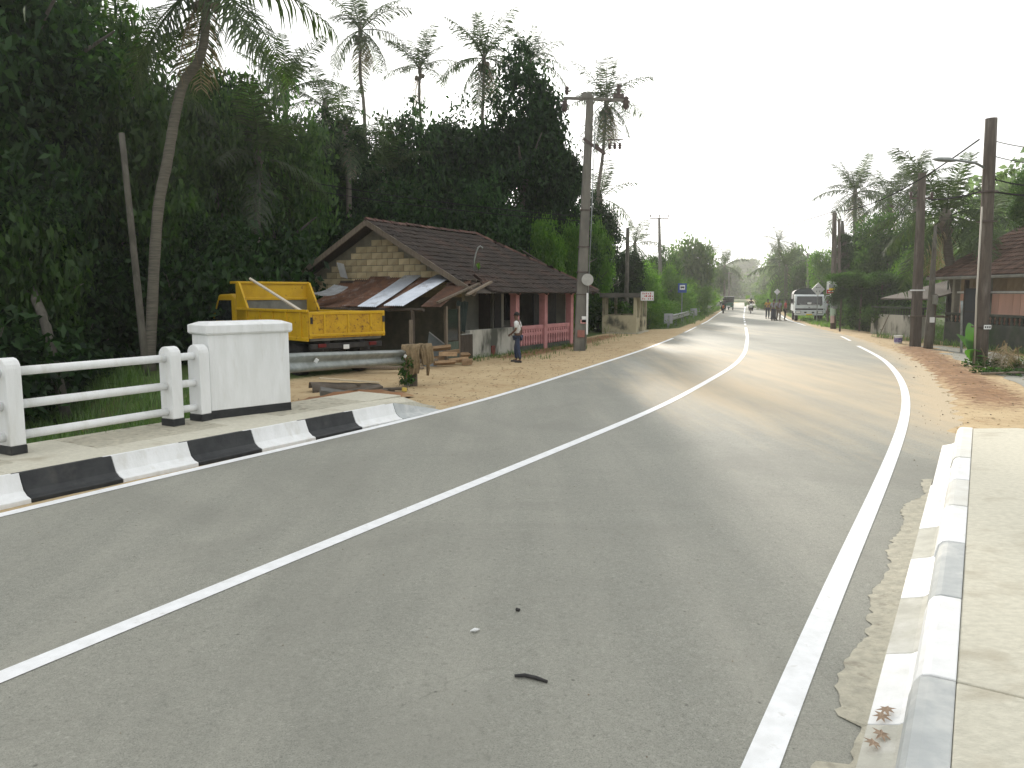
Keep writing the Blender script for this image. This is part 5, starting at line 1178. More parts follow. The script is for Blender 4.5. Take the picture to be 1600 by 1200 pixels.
# local: +y forward (away, to the left), x to the right; rear near-left corner at x=0,y=0
W_, LB = 1.95, 3.3
def part(name, m, parent, *boxes, bevel=.012):
    mb = MB()
    for b_ in boxes: mb.b(*b_)
    return mb.build(name, m, parent, bevel=bevel)
tail = part('tailgate', M_yrust, tk, (0, W_, -.04, .02, .86, 1.42)); part('tailgate_rim', M_yel, tail, (0, W_, -.06, -.035, 1.37, 1.44), (0, W_, -.07, -.035, .90, .96), (0, .07, -.06, -.035, .86, 1.4), (W_-.07, W_, -.06, -.035, .86, 1.4))
part('side_panel', M_yel, tk, (0, .05, .02, LB, .86, 1.42)); part('side_panel', M_yel, tk, (W_ - .05, W_, .02, LB, .86, 1.42))
for k in range(5): part('side_rib', M_yel, tk, (-.035, .002, .25 + k * .62, .33 + k * .62, .86, 1.42), bevel=.006)
part('bed_floor', M_steelgrey, tk, (.05, W_ - .05, .02, LB, .80, .90)); part('bed_rim', M_yel, tk, (-.04, .03, 0, LB, 1.42, 1.48), (-.03, .02, 0, LB, .80, .88))
for x in (.35, .95, 1.55): part('hinge_strap', M_yel, tail, (x, x + .05, -.058, -.036, .9, 1.38), bevel=.004)
for x in (.02, W_ - .07): part('latch', M_dark, tail, (x, x + .05, -.085, -.055, 1.18, 1.32), bevel=.004)
hb = part('headboard', M_yel, tk, (0, W_, LB, LB + .05, 1.68, 2.08)); part('headboard_lower', M_steelgrey, hb, (.04, W_ - .04, LB, LB + .04, .9, 1.68))
part('headboard_rail', M_yel, hb, (-.02, W_ + .02, LB - .04, LB + .3, 2.06, 2.12), (0, W_, LB - .03, LB, 1.66, 1.73))
for x in (0, W_ - .05):
    mb = MB(); mb.prism([(x, LB + .04, .88), (x, LB + .04, 2.1), (x, LB - .12, 2.1), (x, LB - .55, 1.45), (x, LB - .55, .88)], (.05, 0, 0)); mb.build('wing_plate', M_yel, hb)
cab = MB(); cp = [(LB + .25, .75), (LB + .25, 1.72), (LB + .45, 1.82), (LB + 1.15, 1.80), (LB + 1.55, 1.25), (LB + 1.6, .6), (LB + .25, .6)]
cab.prism([(.06, y, z) for y, z in cp], (W_ - .12, 0, 0)); cabo = cab.build('cab', M_yel, tk, bevel=.05)
mb = MB(); mb.prism([(.045, LB + .42, 1.15), (.045, LB + .42, 1.66), (.045, LB + 1.08, 1.66), (.045, LB + 1.36, 1.22), (.045, LB + 1.36, 1.15)], (.02, 0, 0)); mb.build('side_window', M_glass, cabo)
part('chassis', M_dark, tk, (.45, .6, .1, LB + 1.3, .55, .8), (W_ - .6, W_ - .45, .1, LB + 1.3, .55, .8))
part('rear_bar', M_dark, tk, (.05, W_ - .05, .0, .08, .62, .74)); part('mud_flap', M_dark, tk, (.1, .45, .12, .14, .2, .7)); 
for x in (.22, W_ - .42): part('tail_lamp', M_red, tk, (x, x + .2, -.03, .0, .66, .74))
part('number_plate', M_signw, tk, (.85, 1.0, -.03, -.01, .6, .7))
def wheel(parent, x, y, r, wd, name='wheel', hubm=M_steelgrey):
    o = MB().lathe([(r*.55, -wd/2), (r*.92, -wd/2), (r, -wd*.3), (r, wd*.3), (r*.92, wd/2), (r*.55, wd/2)], (x, y, r), 20, 'x').build(name, M_rub, parent, smooth=True)
    MB().lathe([(.02, -wd*.4), (r*.3, -wd*.42), (r*.56, -wd*.3), (r*.56, wd*.3), (r*.3, wd*.42), (.02, wd*.4)], (x, y, r), 16, 'x').build('rim', hubm, o); return o
for x in (.2, W_ - .2): wheel(tk, x, .75, .36, .28); wheel(tk, x, LB + .85, .36, .2)
pk = thing('white_plank', 'long pale plank leaning out of the yellow lorry bed', 'plank', at(474, 488, rc.y + .9))
a = at(474, 488, rc.y + .9); b_ = at(390, 435, rc.y + 3.2); dv = b_ - a; MB().box(dv / 2, (dv.length, .11, .04), basis(dv, Vector((0, 1, .3)), (0,0,0)).to_3x3()).build('board', mat('pale_plank', (.60,.55,.46), (.52,.47,.39), 5, .8), pk)

# ================================================================= debris in the yard
DG = 'rubbish heap by the rail end'
def junk(name, label, cat, u, v, dims, rot, m, z=0, bevel=.01, grp=None):
    p = gp(u, v); p.z = G(p.x, p.y) + z; o = MB().box((0, 0, 0), dims).build(name, m, None, bevel=bevel); o.location = p; o.rotation_euler = rot; return tag(o, label, cat, grp)
p = gp(540, 610); p.z = G(p.x, p.y); can = thing('crumpled_tin_sheet', 'curled dark tin sheet with a pale edge lying by the rail', 'tin sheet', p, R(25))
vs = []; fs = []; n = 10
for i in range(n + 1):
    for j in range(7): a = R(-20 + 190 * i / n); r = .17 - .018 * j; vs.append((-.75 + j * .25, -math.cos(a) * r * 1.3, math.sin(a) * r + .03 + .01 * math.sin(j * 3 + i)))
fs = [(i*7+j, (i+1)*7+j, (i+1)*7+j+1, i*7+j+1) for i in range(n) for j in range(6)]
ob = MB().add(vs, fs).build('sheet', M_rubbish, can, smooth=True); md = ob.modifiers.new('t', 'SOLIDIFY'); md.thickness = .01
MB().box((.1, .02, .2), (1.3, .16, .03), Matrix.Rotation(.12, 3, 'Y')).build('pale_board', M_cardbd, can)
for k, (u, v, d, r, m, lab) in enumerate([(560, 618, (1.0, .25, .05), (.1, -.12, .5), M_rubbish, 'dark flat plank lying before the curled tin sheet'), (590, 614, (.9, .12, .06), (.2, .1, .9), M_rubbish, 'dark stick of timber near the rail end'),
    (600, 622, (.7, .3, .04), (.15, .1, .2), M_rubbish, 'dark flat rag-like sheet at the front of the rubbish heap'), (520, 622, (.5, .35, .12), (.1, .2, .3), mat('grey_lump', (.16,.155,.14), (.1,.1,.09), 5, .95), 'grey lump of concrete beside the pillar foot'),
    (575, 607, (.8, .16, .05), (.0, .15, 1.0), M_rubbish, 'dark leaning board behind the rubbish heap'), (615, 612, (.6, .1, .05), (.1, .0, .1), M_rubbish, 'short dark stick lying next to the sack post'),
    (632, 613, (.10, .09, .08), (.0, .1, .3), mat('yellow_scrap', (.55,.42,.10), None, rough=.8), 'small yellow scrap on the ground under the sacks')]):
    junk('rubbish_piece', lab, 'rubbish', u, v, d, r, m, .06, grp=DG)
mp_ = gp(560, 628); soil = MB(); nr = 14
for i in range(6):
    for k in range(nr):
        a = 2 * math.pi * k / nr; r = 1 - i / 5; soil.V.append((math.cos(a) * r * 1.15 * (1 + .1 * math.sin(3*a)), math.sin(a) * r * .34, .17 * (1 - r * r) + .02 * math.sin(k * 5 + i * 3)))
soil.F = [(i*nr+k, i*nr+(k+1)%nr, (i+1)*nr+(k+1)%nr, (i+1)*nr+k) for i in range(5) for k in range(nr)]
so = soil.build('soil_heap', M_soil, None, smooth=True); so.location = (mp_.x, mp_.y, G(mp_.x, mp_.y) - .03); so.rotation_euler.z = R(25); tag(so, 'low heap of red soil at the end of the left pavement', 'soil heap')
# firewood
FWG = 'split firewood stacked by the verandah'
for k, (u, v, L, z, yaw) in enumerate([(688, 566, .75, .12, .3), (695, 573, .7, .12, .35), (705, 568, .62, .34, .25), (700, 572, .7, .34, .4), (716, 570, .55, .14, .2), (725, 563, .4, .16, .9), (730, 571, .36, .1, -.3), (690, 570, .6, .5, .3)]):
    p = gp(u, v); o = MB().prism([(-L/2, -.10, -.08), (-L/2, .11, -.07), (-L/2, .06, .09), (-L/2, -.06, .08)], (L, 0, .02)).build('firewood_log', M_split, None, bevel=.012)
    o.location = (p.x, p.y, z); o.rotation_euler = (rnd.uniform(-1.2, 1.2), rnd.uniform(-.12, .12), yaw + rnd.uniform(-.35, .35)); o.scale = (rnd.uniform(.75, 1.15), rnd.uniform(.6, 1.1), rnd.uniform(.6, 1.0)); tag(o, 'split log in the firewood pile left of the stained verandah wall', 'firewood', FWG)
p = gp(690, 562); fr2 = thing('broken_window_frame', 'pale triangular broken pane propped up behind the firewood', 'window frame', p, R(15))
mb = MB(); mb.prism([(-.5, 0, .1), (.55, 0, .1), (-.35, .25, .85)], (0, .03, 0)); mb.build('pane', mat('dusty_glass', (.30,.33,.33), (.22,.25,.25), 4, .35), fr2)
MB().tube([(-.35, .24, .87), (.58, -.01, .1)], .022, 6).build('frame_bar', M_signw, fr2); MB().tube([(-.52, -.01, .1), (.58, -.01, .1)], .022, 6).build('frame_bar', M_wood, fr2)
for k, (u, v, L, yaw) in enumerate([(600, 578, 2.2, .05), (615, 572, 2.4, .1), (590, 583, 1.9, -.04), (640, 576, 1.6, .2)]):
    junk('stacked_plank', 'grey plank lying on the ground behind the guard rail', 'plank', u, v, (L, .16, .05), (0, 0, yaw), M_wood, .05 + .06 * k, grp='planks behind the rail')
junk('blue_basin', 'bluish grey block lying beside the firewood pile', 'block', 672, 572, (.35, .3, .2), (0, 0, .3), mat('bluegrey', (.25,.29,.33), None, rough=.6), .1)

# ================================================================= right roadside small things
p = gp(1403, 537); bk = thing('paint_bucket', 'white paint bucket with a purple label on the sandy shoulder', 'bucket', p)
MB().lathe([(.0, 0), (.145, 0), (.15, .06), (.165, .30), (.0, .30)], (0, 0, 0), 20).build('tub', M_signw, bk, smooth=False); MB().lathe([(.0, .30), (.18, .30), (.18, .345), (.0, .35)], (0, 0, 0), 20).build('lid', M_signw, bk)
MB().lathe([(.1, .06), (.156, .06), (.167, .25), (.1, .25)], (0, 0, 0), 20).build('purple_band', mat('purple_print', (.06,.03,.22), (.3,.28,.42), 12, .5), bk)
MB().tube([(math.cos(a) * .18, -.02, .3 - math.sin(a) * .12) for a in [math.pi * k / 8 for k in range(9)]], .006, 5).build('handle', M_dark, bk)
# banana clump and dry fronds at the lamp pole foot
p = gp(1520, 574); p.z = G(p.x, p.y); bn = thing('banana_plant', 'young banana plant with broad bright leaves at the foot of the lamp pole', 'plant', p)
def banana_leaf(az, h, L, wd, tilt, m=L_banana):
    n = 10; vs = []; D = Vector((math.cos(az), math.sin(az), 0)); S = Vector((-math.sin(az), math.cos(az), 0)); pt = Vector((0, 0, h))
    for i in range(n + 1):
        f = i / n; a = R(lerp(tilt, tilt - 75, f)); ww = wd * math.sin(math.pi * (.06 + .92 * f)) ** .7 * .5
        vs += [pt + S * ww + Vector((0, 0, -.25 * ww)), pt.copy(), pt - S * ww + Vector((0, 0, -.25 * ww))]
        pt = pt + (D * math.cos(a) + Vector((0, 0, math.sin(a)))) * (L / n)
    fs = [(3*i+j, 3*i+j+1, 3*i+j+4, 3*i+j+3) for i in range(n) for j in (0, 1)]
    MB().tube([(0, 0, -.05), (0, 0, h)], .03, 6).build('stalk', L_banana, bn); return MB().add(vs, fs).build('leaf', m, bn, smooth=True)
banana_leaf(R(82), .25, 1.15, .46, 100); banana_leaf(R(235), .2, .8, .42, 60); banana_leaf(R(265), .15, .7, .36, 50); banana_leaf(R(110), .3, .9, .38, 80); banana_leaf(R(300), .1, .5, .26, 40)
p = gp(1545, 578); p.z = G(p.x, p.y); dr = thing('dry_frond_heap', 'heap of dry palm fronds and twigs around the lamp pole foot', 'dry fronds', p)
for k in range(9): link('dry_frond', FRD[k % 2], dr, (rnd.uniform(-.3, .9), rnd.uniform(-.4, .2), .55 + .08 * k % .3), (rnd.uniform(-.3, .3), R(-30 + 12 * k % 60), R(40 * k)), (.34, .34, .34))
for k in range(10):
    a = rnd.uniform(0, 6.28); q0 = Vector((rnd.uniform(-.4, 1.6), rnd.uniform(-.6, .1), .04)); MB().tube([q0, q0 + Vector((math.cos(a) * .4, math.sin(a) * .15, .06)), q0 + Vector((math.cos(a) * .85, math.sin(a) * .3, .03))], .012, 5).build('twig', M_wood, dr)
for k in range(9): stuff(link('weed', SH_tiny[k % 3], dr, (-.3 + .25 * k, .2 - .15 * (k % 3), .12), (0, 0, k), (1.2, 1.2, 1.0)))
p = gp(1580, 586); p.z = G(p.x, p.y); hp = thing('cut_branch_heap', 'grey green heap of cut branches beside the side road at right', 'branches', p)
for k in range(12): link('branch', SH_tiny[k % 3], hp, (-.7 + .22 * k, .2 * math.sin(k * 1.7), .08), (0, 0, k), (1.5, 1.1, .6))
MB().tube([(-.9, -.2, .06), (0, -.3, .1), (1.2, -.35, .05)], .03, 6).build('stick', M_wood, hp)
# little things on the asphalt
def small(name, label, cat, pts, r, m, n=7):
    c = Vector(pts[0]); o = MB().tube([Vector(q) - c for q in pts], r, n).build(name, m, None, smooth=True); o.location = c; return tag(o, label, cat)
small('twig', 'dark curved twig lying on the asphalt in the foreground', 'twig', [gp(804, 1056, .024), gp(820, 1055, .026), gp(838, 1059, .024), gp(855, 1065, .022)], [.008, .011, .011, .008], M_dark)
small('white_chip', 'small white chip lying on the asphalt', 'chip', [gp(735, 986, .022), gp(742, 984, .03), gp(749, 983, .022)], [.006, .014, .004], M_signw, 5)
small('dark_crumb', 'small dark crumb on the asphalt above the white chip', 'crumb', [gp(807, 952, .022), gp(812, 953, .024)], [.013, .009], M_dark, 5)
for k, (u, v) in enumerate([(1385, 1112), (1378, 1122), (1376, 1150), (1363, 1164)]):
    p = gp(u, v, .07); rg = random.Random(k); mb = MB(); n = 7; vs = [Vector((0, 0, .008))]
    for i in range(2 * n):
        a = math.pi * i / n; r = .045 * (1 if i % 2 == 0 else .45) * rg.uniform(.8, 1.2); vs.append(Vector((math.cos(a) * r, math.sin(a) * r, .006 + .008 * (i % 2))))
    mb.add(vs, [(0, 1 + i, 1 + (i + 1) % (2*n)) for i in range(2 * n)]); o = mb.build('dead_leaf', mat('brown_leaf', (.42,.32,.235), (.34,.25,.18), 20, .9), None); o.location = p; o.rotation_euler = (0, R(-12), k)
    tag(o, ['pale brown dead leaf uppermost on the white kerb foot', 'pale brown dead leaf second from top on the white kerb foot', 'brown dead leaf just below the joint of the kerb foot', 'brown dead leaf lowest on the bare kerb foot'][k], 'leaf')
# pebbles
rg = np.random.default_rng(77); mb = MB()
def pebble(x, y, z, r):
    q = [Vector((x, y, z)) + Vector(v) * r * rg.uniform(.7, 1.3) for v in ((1,0,0),(0,1,0),(-1,0,0),(0,-1,0),(0,0,.7),(0,0,-.4))]
    mb.add(q, [(0,1,4),(1,2,4),(2,3,4),(3,0,4),(1,0,5),(2,1,5),(3,2,5),(0,3,5)])
for k in range(700):
    y = rg.uniform(9, 30); x = float(XR(y)) + abs(rg.normal(1.6, 1.4)); pebble(x, y, max(.014, G(x, y)) + .002, rg.uniform(.003, .012) * (1 + 2 * (rg.random() < .05)))
for k in range(500):
    y = rg.uniform(12.5, 30); x = float(XL(y)) - .2 - abs(rg.normal(0, 1.6)); pebble(x, y, max(.0, G(x, y)) + .004, rg.uniform(.004, .018))
for k in range(260):
    y = rg.uniform(2.5, 16); x = rg.uniform(float(XL(y)) + .3, float(XR(y))); pebble(x, y, .015, rg.uniform(.0025, .007))
LT = []; rg2 = np.random.default_rng(91); pts = []
for k in range(900):
    y = rg2.uniform(11, 34)
    if k % 2: x = float(XR(y)) + .8 + abs(rg2.normal(1.5, 1.6)) 
    else: x = float(XL(y)) - .4 - abs(rg2.normal(1.5, 1.6))
    pts.append((x, y, max(.012, G(x, y)) + .012))
lv = leaves(rg2, np.array(pts), .09, .05, 0); cz = np.array(pts)[:, None, :]; lv = cz + (lv - cz) * np.array([1, 1, .25])
ll_ = link('leaf_litter', quads_mesh('leaf_litter', lv, L_dry)); ll_['kind'] = 'stuff'; ll_['label'] = 'dry fallen leaves scattered on the sandy shoulders'
p6 = scatter(500, -1, 8, 24, 40, lambda x, y: (XL(y) - x > 2.2) & (XL(y) - x < 3.6), 12, 7)
grass('pole_grass', 'patchy short grass along the foot of the verandah and road pole', p6, .15, .014, 13)
p7 = scatter(420, 10, 20, 17, 40, lambda x, y: (x - XR(y) > 4.2) & (x - XR(y) < 5.2) & (np.sin(y * 1.9) > -.2), 14, 7)
grass('shoulder_grass', 'patchy grass along the soil ridge below the right hand poles', p7, .18, .016, 15)
o = mb.build('gravel', mat('gravel', (.16,.12,.09), (.28,.23,.17), 3, .95), None); o['kind'] = 'stuff'; o['label'] = 'small scattered stones on the sandy shoulders and road'
# ================================================================= road signs
def sign_post(label, u, vb, vs_, Y, kind, name, cat='sign'):
    b0 = at(u, vb, Y); b0.z = G(b0.x, b0.y); c = at(u, vs_, Y) - b0; t = thing(name, label, cat, b0)
    MB().tube([(0, .03, -.1), (c.x * .0, .03, c.z + .2)], .035, 8).build('post', M_galv, t)
    return t, Vector((0, 0, c.z))
t, c = sign_post('blue square bus stop sign on a thin post left of the road', 1065, 494, 450, gp(1042, 512).y + 6, 'b', 'bus_stop_sign')
pl = MB().box(c, (.60, .03, .64)).build('plate', M_blue, t, bevel=.01); MB().box(c + Vector((0, -.02, .04)), (.36, .008, .32)).build('white_square', M_signw, pl)
mb = MB(); mb.box(c + Vector((0, -.027, .05)), (.26, .006, .11)); mb.box(c + Vector((-.08, -.0265, -.015)), (.05, .006, .04)); mb.box(c + Vector((.08, -.0265, -.015)), (.05, .006, .04)); mb.build('bus_symbol', M_ink, pl)
def diamond(label, u, vb, vs_, Y, s):
    t, c = sign_post(label, u, vb, vs_, Y, 'd', 'diamond_sign')
    p_ = MB().box(c, (s, .03, s), Matrix.Rotation(R(45), 3, 'Y')).build('plate', M_signw, t)
    mb = MB()
    for dx in (-.12, .12):
        mb.box(c + Vector((dx, -.02, .2 * s)), (.09 * s, .006, .05)); mb.box(c + Vector((dx * .9, -.02, -.22 * s)), (.05 * s, .006, .16 * s))
    mb.box(c + Vector((0, -.0205, .2 * s)), (.16 * s, .006, .025)); mb.build('arrow_marks', M_ink, p_); return t
diamond('large white diamond road sign in front of the lorry cab', 1276, 503, 452, gp(1276, 503).y - 1.5, .66)
diamond('smaller white diamond road sign above the standing group', 1213, 490, 456, 82, .46)

# ================================================================= people
def skin_obj(name, J, E, m, parent, sub=1):
    names = list(J); me = bpy.data.meshes.new(name); me.from_pydata([J[k][0] for k in names], [(names.index(a), names.index(b)) for a, b in E], []); me.update()
    ob = bpy.data.objects.new(name, me); col.objects.link(ob); ob.parent = parent; me.materials.append(m)
    if not me.skin_vertices: 
        bpy.context.view_layer.objects.active = ob
    md = ob.modifiers.new('skin', 'SKIN'); md.use_smooth_shade = True
    if not me.skin_vertices:
        import bmesh
        bm = bmesh.new(); bm.from_mesh(me); bm.verts.layers.skin.verify(); bm.to_mesh(me); bm.free()
    for i, k in enumerate(names):
        r = J[k][1]; me.skin_vertices[0].data[i].radius = (r, r) if not isinstance(r, tuple) else r; me.skin_vertices[0].data[i].use_root = (i == 0)
    s = ob.modifiers.new('sub', 'SUBSURF'); s.levels = sub; s.render_levels = sub
    return ob
def person(label, loc, rz, shirt, pants, pose='stand', H=1.66, arms=None, step=.0, longskirt=False, cap=None, parent=None, group=None, hold=None):
    k = H / 1.68; t = thing('person', label, 'person', loc, rz, group, size=k)
    pel = Vector((0, 0, .93)); up = Vector((0, 0, 0))
    if pose == 'stand':
        chest = Vector((0, .02, 1.27)); neck = Vector((0, .02, 1.45)); hd = Vector((0, .05, 1.57))
        legs = {s: [Vector((s*.095, 0, .88)), Vector((s*.11, .03 + s*step, .48)), Vector((s*.115, -.02 + s*step*1.4, .08)), Vector((s*.13, .13 + s*step*1.4, .035))] for s in (-1, 1)}
    else:     # riding: seat .80
        pel = Vector((0, 0, .86)); chest = Vector((0, .10, 1.17)); neck = Vector((0, .15, 1.34)); hd = Vector((0, .20, 1.46))
        legs = {s: [Vector((s*.10, .03, .84)), Vector((s*.22, .38, .72)), Vector((s*.17, .24, .33)), Vector((s*.18, .40, .30))] for s in (-1, 1)}
    sh = {s: Vector((s*.185, chest.y, chest.z + .12)) for s in (-1, 1)}
    if arms is None: arms = {s: [Vector((s*.25, -.02, 1.12)), Vector((s*.25, .06, .89))] for s in (-1, 1)}
    J = {'pel': (pel, .12), 'chest': (chest, .13), 'neck': (neck, .055), 'jaw': (hd + Vector((0, .015, -.05)), (.072, .075)), 'head': (hd + Vector((0, -.005, .035)), (.082, .095)), 'top': (hd + Vector((0, -.01, .085)), (.06, .07))}
    E = [('pel','chest'), ('chest','neck'), ('neck','jaw'), ('jaw','head'), ('head','top')]
    for s in (-1, 1):
        n = 'L' if s < 0 else 'R'
        for i, (q, r) in enumerate(zip(legs[s], (.085, .058, .04, .038))): J[n+'leg%d' % i] = (q, r)
        E += [('pel', n+'leg0'), (n+'leg0', n+'leg1'), (n+'leg1', n+'leg2'), (n+'leg2', n+'leg3')]
        el, wr = arms[s]; hdv = (wr - el).normalized(); palm = wr + hdv * .07
        for nm, q, r in (('sh', sh[s], .058), ('el', el, .042), ('wr', wr, .028), ('pa', palm, (.040, .022))): J[n+nm] = (q, r)
        E += [('chest', n+'sh'), (n+'sh', n+'el'), (n+'el', n+'wr'), (n+'wr', n+'pa')]
        side = hdv.cross(Vector((1, 0, 0))).normalized() if abs(hdv.x) < .9 else Vector((0, 0, 1)); inn = Vector((-s, 0, 0))
        for f in range(4):
            o = side * (.027 - .018 * f); l = (.075, .085, .08, .062)[f]
            J[n+'f%da' % f] = (palm + hdv * .045 + o, .0095); J[n+'f%db' % f] = (palm + hdv * (.045 + l * .55) + o + inn * .01, .009); J[n+'f%dc' % f] = (palm + hdv * (.04 + l * .9) + o + inn * .03, .008)
            E += [(n+'pa', n+'f%da' % f), (n+'f%da' % f, n+'f%db' % f), (n+'f%db' % f, n+'f%dc' % f)]
        J[n+'t0'] = (wr + hdv * .045 + side * .035, .012); J[n+'t1'] = (wr + hdv * .09 + side * .055 + inn * .02, .010); E += [(n+'wr', n+'t0'), (n+'t0', n+'t1')]
    body = skin_obj('body', J, E, M_skin, t)
    # head details
    for s in (-1, 1):
        MB().lathe([(.0, -.012), (.022, 0), (.0, .012)], hd + Vector((s*.085, 0, .02)), 8, 'x').build('ear', M_skin, body); MB().lathe([(.0, -.006), (.011, 0), (.0, .006)], hd + Vector((s*.032, .088, .035)), 8, 'y').build('eye', M_ink, body)
    MB().add([hd + Vector(v) for v in ((-.014, .085, .0), (.014, .085, .0), (0, .112, .005), (0, .086, .045))], [(0,1,2), (0,2,3), (1,3,2), (0,3,1)]).build('nose', M_skin, body)
    MB().box(hd + Vector((0, .083, -.04)), (.045, .012, .01)).build('mouth', mat('lips', (.10,.04,.035), None, rough=.6), body)
    pr = [(.098 * math.cos(a), .03 + .105 * math.sin(a)) for a in [R(-12 + 17 * i) for i in range(7)]]
    if cap: MB().lathe([(.118, -.05), (.128, .02), (.115, .09), (.07, .135), (.0, .145)], hd + Vector((0, 0, .02)), 14).build('helmet', cap, t, smooth=True)
    else: MB().lathe(pr, hd + Vector((0, -.012, .02)), 14).build('hair', M_hair, t, smooth=True)
    JS = {'c': (chest, (.165, .125)), 'w': (pel + Vector((0, 0, -.02)), (.155, .122)), 'n': (neck + Vector((0, 0, -.04)), .075)}; ES = [('w', 'c'), ('c', 'n')]
    JS = {'w': JS['w'], 'c': JS['c'], 'n': JS['n']}
    for s in (-1, 1):
        n = 'L' if s < 0 else 'R'; el = arms[s][0]; JS[n+'s'] = (sh[s], .075); JS[n+'e'] = (sh[s].lerp(el, .85), .062); ES += [('c', n+'s'), (n+'s', n+'e')]
    skin_obj('shirt', JS, ES, shirt, t)
    JP = {'p': (pel, (.15, .12))}; EP = []
    for s in (-1, 1):
        n = 'L' if s < 0 else 'R'; q = legs[s]; JP[n+'0'] = (q[0] + Vector((0, 0, -.04)), .1); JP[n+'1'] = (q[1], .075); JP[n+'2'] = (q[2] + Vector((0, 0, .03)), .06); EP += [('p', n+'0'), (n+'0', n+'1'), (n+'1', n+'2')]
    skin_obj('trousers', JP, EP, pants, t)
    if longskirt: MB().lathe([(.16, .95), (.19, .7), (.20, .4), (.22, .12), (.0, .12)], (0, 0, 0), 14).build('sarong', pants, t, smooth=True)
    for s in (-1, 1):
        q = legs[s]; MB().box((q[2] + q[3]) / 2 + Vector((0, .0, -.03)), (.09, .25, .07)).build('shoe', M_dark, t, bevel=.02)
    return t
c_white, c_jean = cloth('white', (.68,.68,.66)), cloth('jeans', (.04,.055,.10)); c_yel = cloth('yellow', (.50,.28,.04)); c_gry = cloth('grey', (.26,.26,.28)); c_red = cloth('red', (.42,.06,.05)); c_nav = cloth('navy', (.03,.035,.05)); c_khk = cloth('khaki', (.17,.14,.11)); c_blk = cloth('black', (.015,.016,.018)); c_mauve = cloth('mauve', (.24,.23,.27))
p = gp(809, 566); person('man in white shirt and blue jeans standing at the pink verandah', (p.x, p.y, 0), R(75), c_white, c_jean, H=1.5, step=.07, arms={-1: [Vector((-.26, .0, 1.12)), Vector((-.2, .16, 1.0))], 1: [Vector((.25, -.06, 1.12)), Vector((.24, -.05, .88))]})
PG = None
p = gp(1199, 498); person('man in yellow shirt and dark trousers, leftmost of the standing group', (p.x, p.y, 0), R(170), c_yel, c_nav, H=1.6, step=.03)
p = gp(1208, 501); person('person in grey top and long dark sarong, second from left in the group', (p.x, p.y, 0), R(-30), c_gry, c_nav, longskirt=True, H=1.62)
p = gp(1216, 501); person('man in grey shirt and khaki trousers, third in the standing group', (p.x, p.y, 0), R(-60), c_mauve, c_khk, H=1.62, step=.04)
p = gp(1226, 501); person('person in red top and dark trousers beside the lorry headlamp', (p.x, p.y, 0), R(-110), c_red, c_blk, H=1.62)
p = gp(1293, 505); person('man in pale mauve shirt standing at the open lorry door', (p.x, p.y, 0), R(60), c_mauve, c_khk, H=1.62)
p = gp(1203, 500); o = MB().lathe([(.0, 0), (.14, .02), (.17, .15), (.13, .32), (.04, .42), (.02, .46)], (0, 0, 0), 12).build('plastic_bag', M_signw, None, smooth=True); o.location = (p.x + .1, p.y - .4, 0); tag(o, 'white plastic bag on the road between the standing people', 'bag')

# ================================================================= vehicles on the far road
def motorbike(label, u, v, rz, body, front=True, rider_label='', shirt=c_blk, pants=c_nav, cap=None):
    p = gp(u, v); t = thing('motorbike', label, 'motorbike', (p.x, p.y, .012), rz)
    def ring(y): 
        w_ = MB().lathe([(.20, -.05), (.29, -.055), (.31, 0), (.29, .055), (.20, .05)], (0, y, .31), 18, 'x').build('wheel', M_rub, t, smooth=True); MB().lathe([(.02, -.06), (.21, -.02), (.21, .02), (.02, .06)], (0, y, .31), 14, 'x').build('rim', M_galv, w_)
    ring(.66); ring(-.62)
    MB().tube([(0, .66, .31), (0, .52, .72), (0, .45, .98)], .045, 8).build('fork', M_galv, t); MB().tube([(-.34, .36, 1.02), (-.15, .45, 1.0), (.15, .45, 1.0), (.34, .36, 1.02)], .018, 8).build('handlebar', M_dark, t)
    MB().tube([(0, .42, .80), (0, .25, .84), (0, .0, .78)], [.10, .15, .10], 10).build('tank', body, t, smooth=True); MB().tube([(0, .05, .80), (0, -.3, .80), (0, -.65, .86)], [.11, .13, .08], 8).build('seat', M_dark, t, smooth=True)
    MB().b(-.14, .14, -.2, .3, .30, .60).build('engine', M_dark, t, bevel=.04); MB().tube([(0, -.55, .78), (0, -.85, .72), (0, -.92, .55)], [.09, .08, .05], 8).build('tail', body, t, smooth=True); MB().b(-.05, .05, -.95, -.90, .66, .74).build('tail_lamp', M_red, t)
    fa = MB().tube([(0, .52, .62), (0, .60, .80), (0, .52, .98)], [.12, .17, .09], 10).build('fairing', body, t, smooth=True); MB().lathe([(.0, .0), (.08, .0), (.075, .04), (.0, .05)], (0, .74, .84), 12, 'y').build('headlamp', M_light, fa)
    MB().tube([(.16, .1, .28), (.17, -.4, .30), (.17, -.8, .40)], .04, 8).build('exhaust', M_galv, t)
    for s in (-1, 1): MB().tube([(s*.3, .38, 1.02), (s*.38, .38, 1.18)], .01, 5).build('mirror_stem', M_dark, t); MB().lathe([(.0, -.01), (.05, 0), (.0, .01)], (s*.38, .38, 1.2), 8, 'y').build('mirror', M_dark, t)
    person(rider_label, (p.x, p.y, .012), rz, shirt, pants, 'ride', 1.62, arms={s: [Vector((s*.30, .20, 1.02)), Vector((s*.31, .35, 1.03))] for s in (-1, 1)}, cap=cap)
motorbike('orange tailed motorbike riding away on the left lane', 1130, 490, R(-17), M_orange, False, 'rider in dark clothes on the motorbike riding away', c_nav, c_blk, M_dark)
motorbike('white fronted scooter coming toward the camera on the right lane', 1173, 490, R(163), M_signw, True, 'rider in black jacket on the oncoming scooter', c_blk, c_blk, M_dark)
p = gp(1138, 484.5); tt = thing('three_wheeler', 'dark green three-wheeler driving away on the left lane', 'three-wheeler', (p.x, p.y, .012), R(-17))
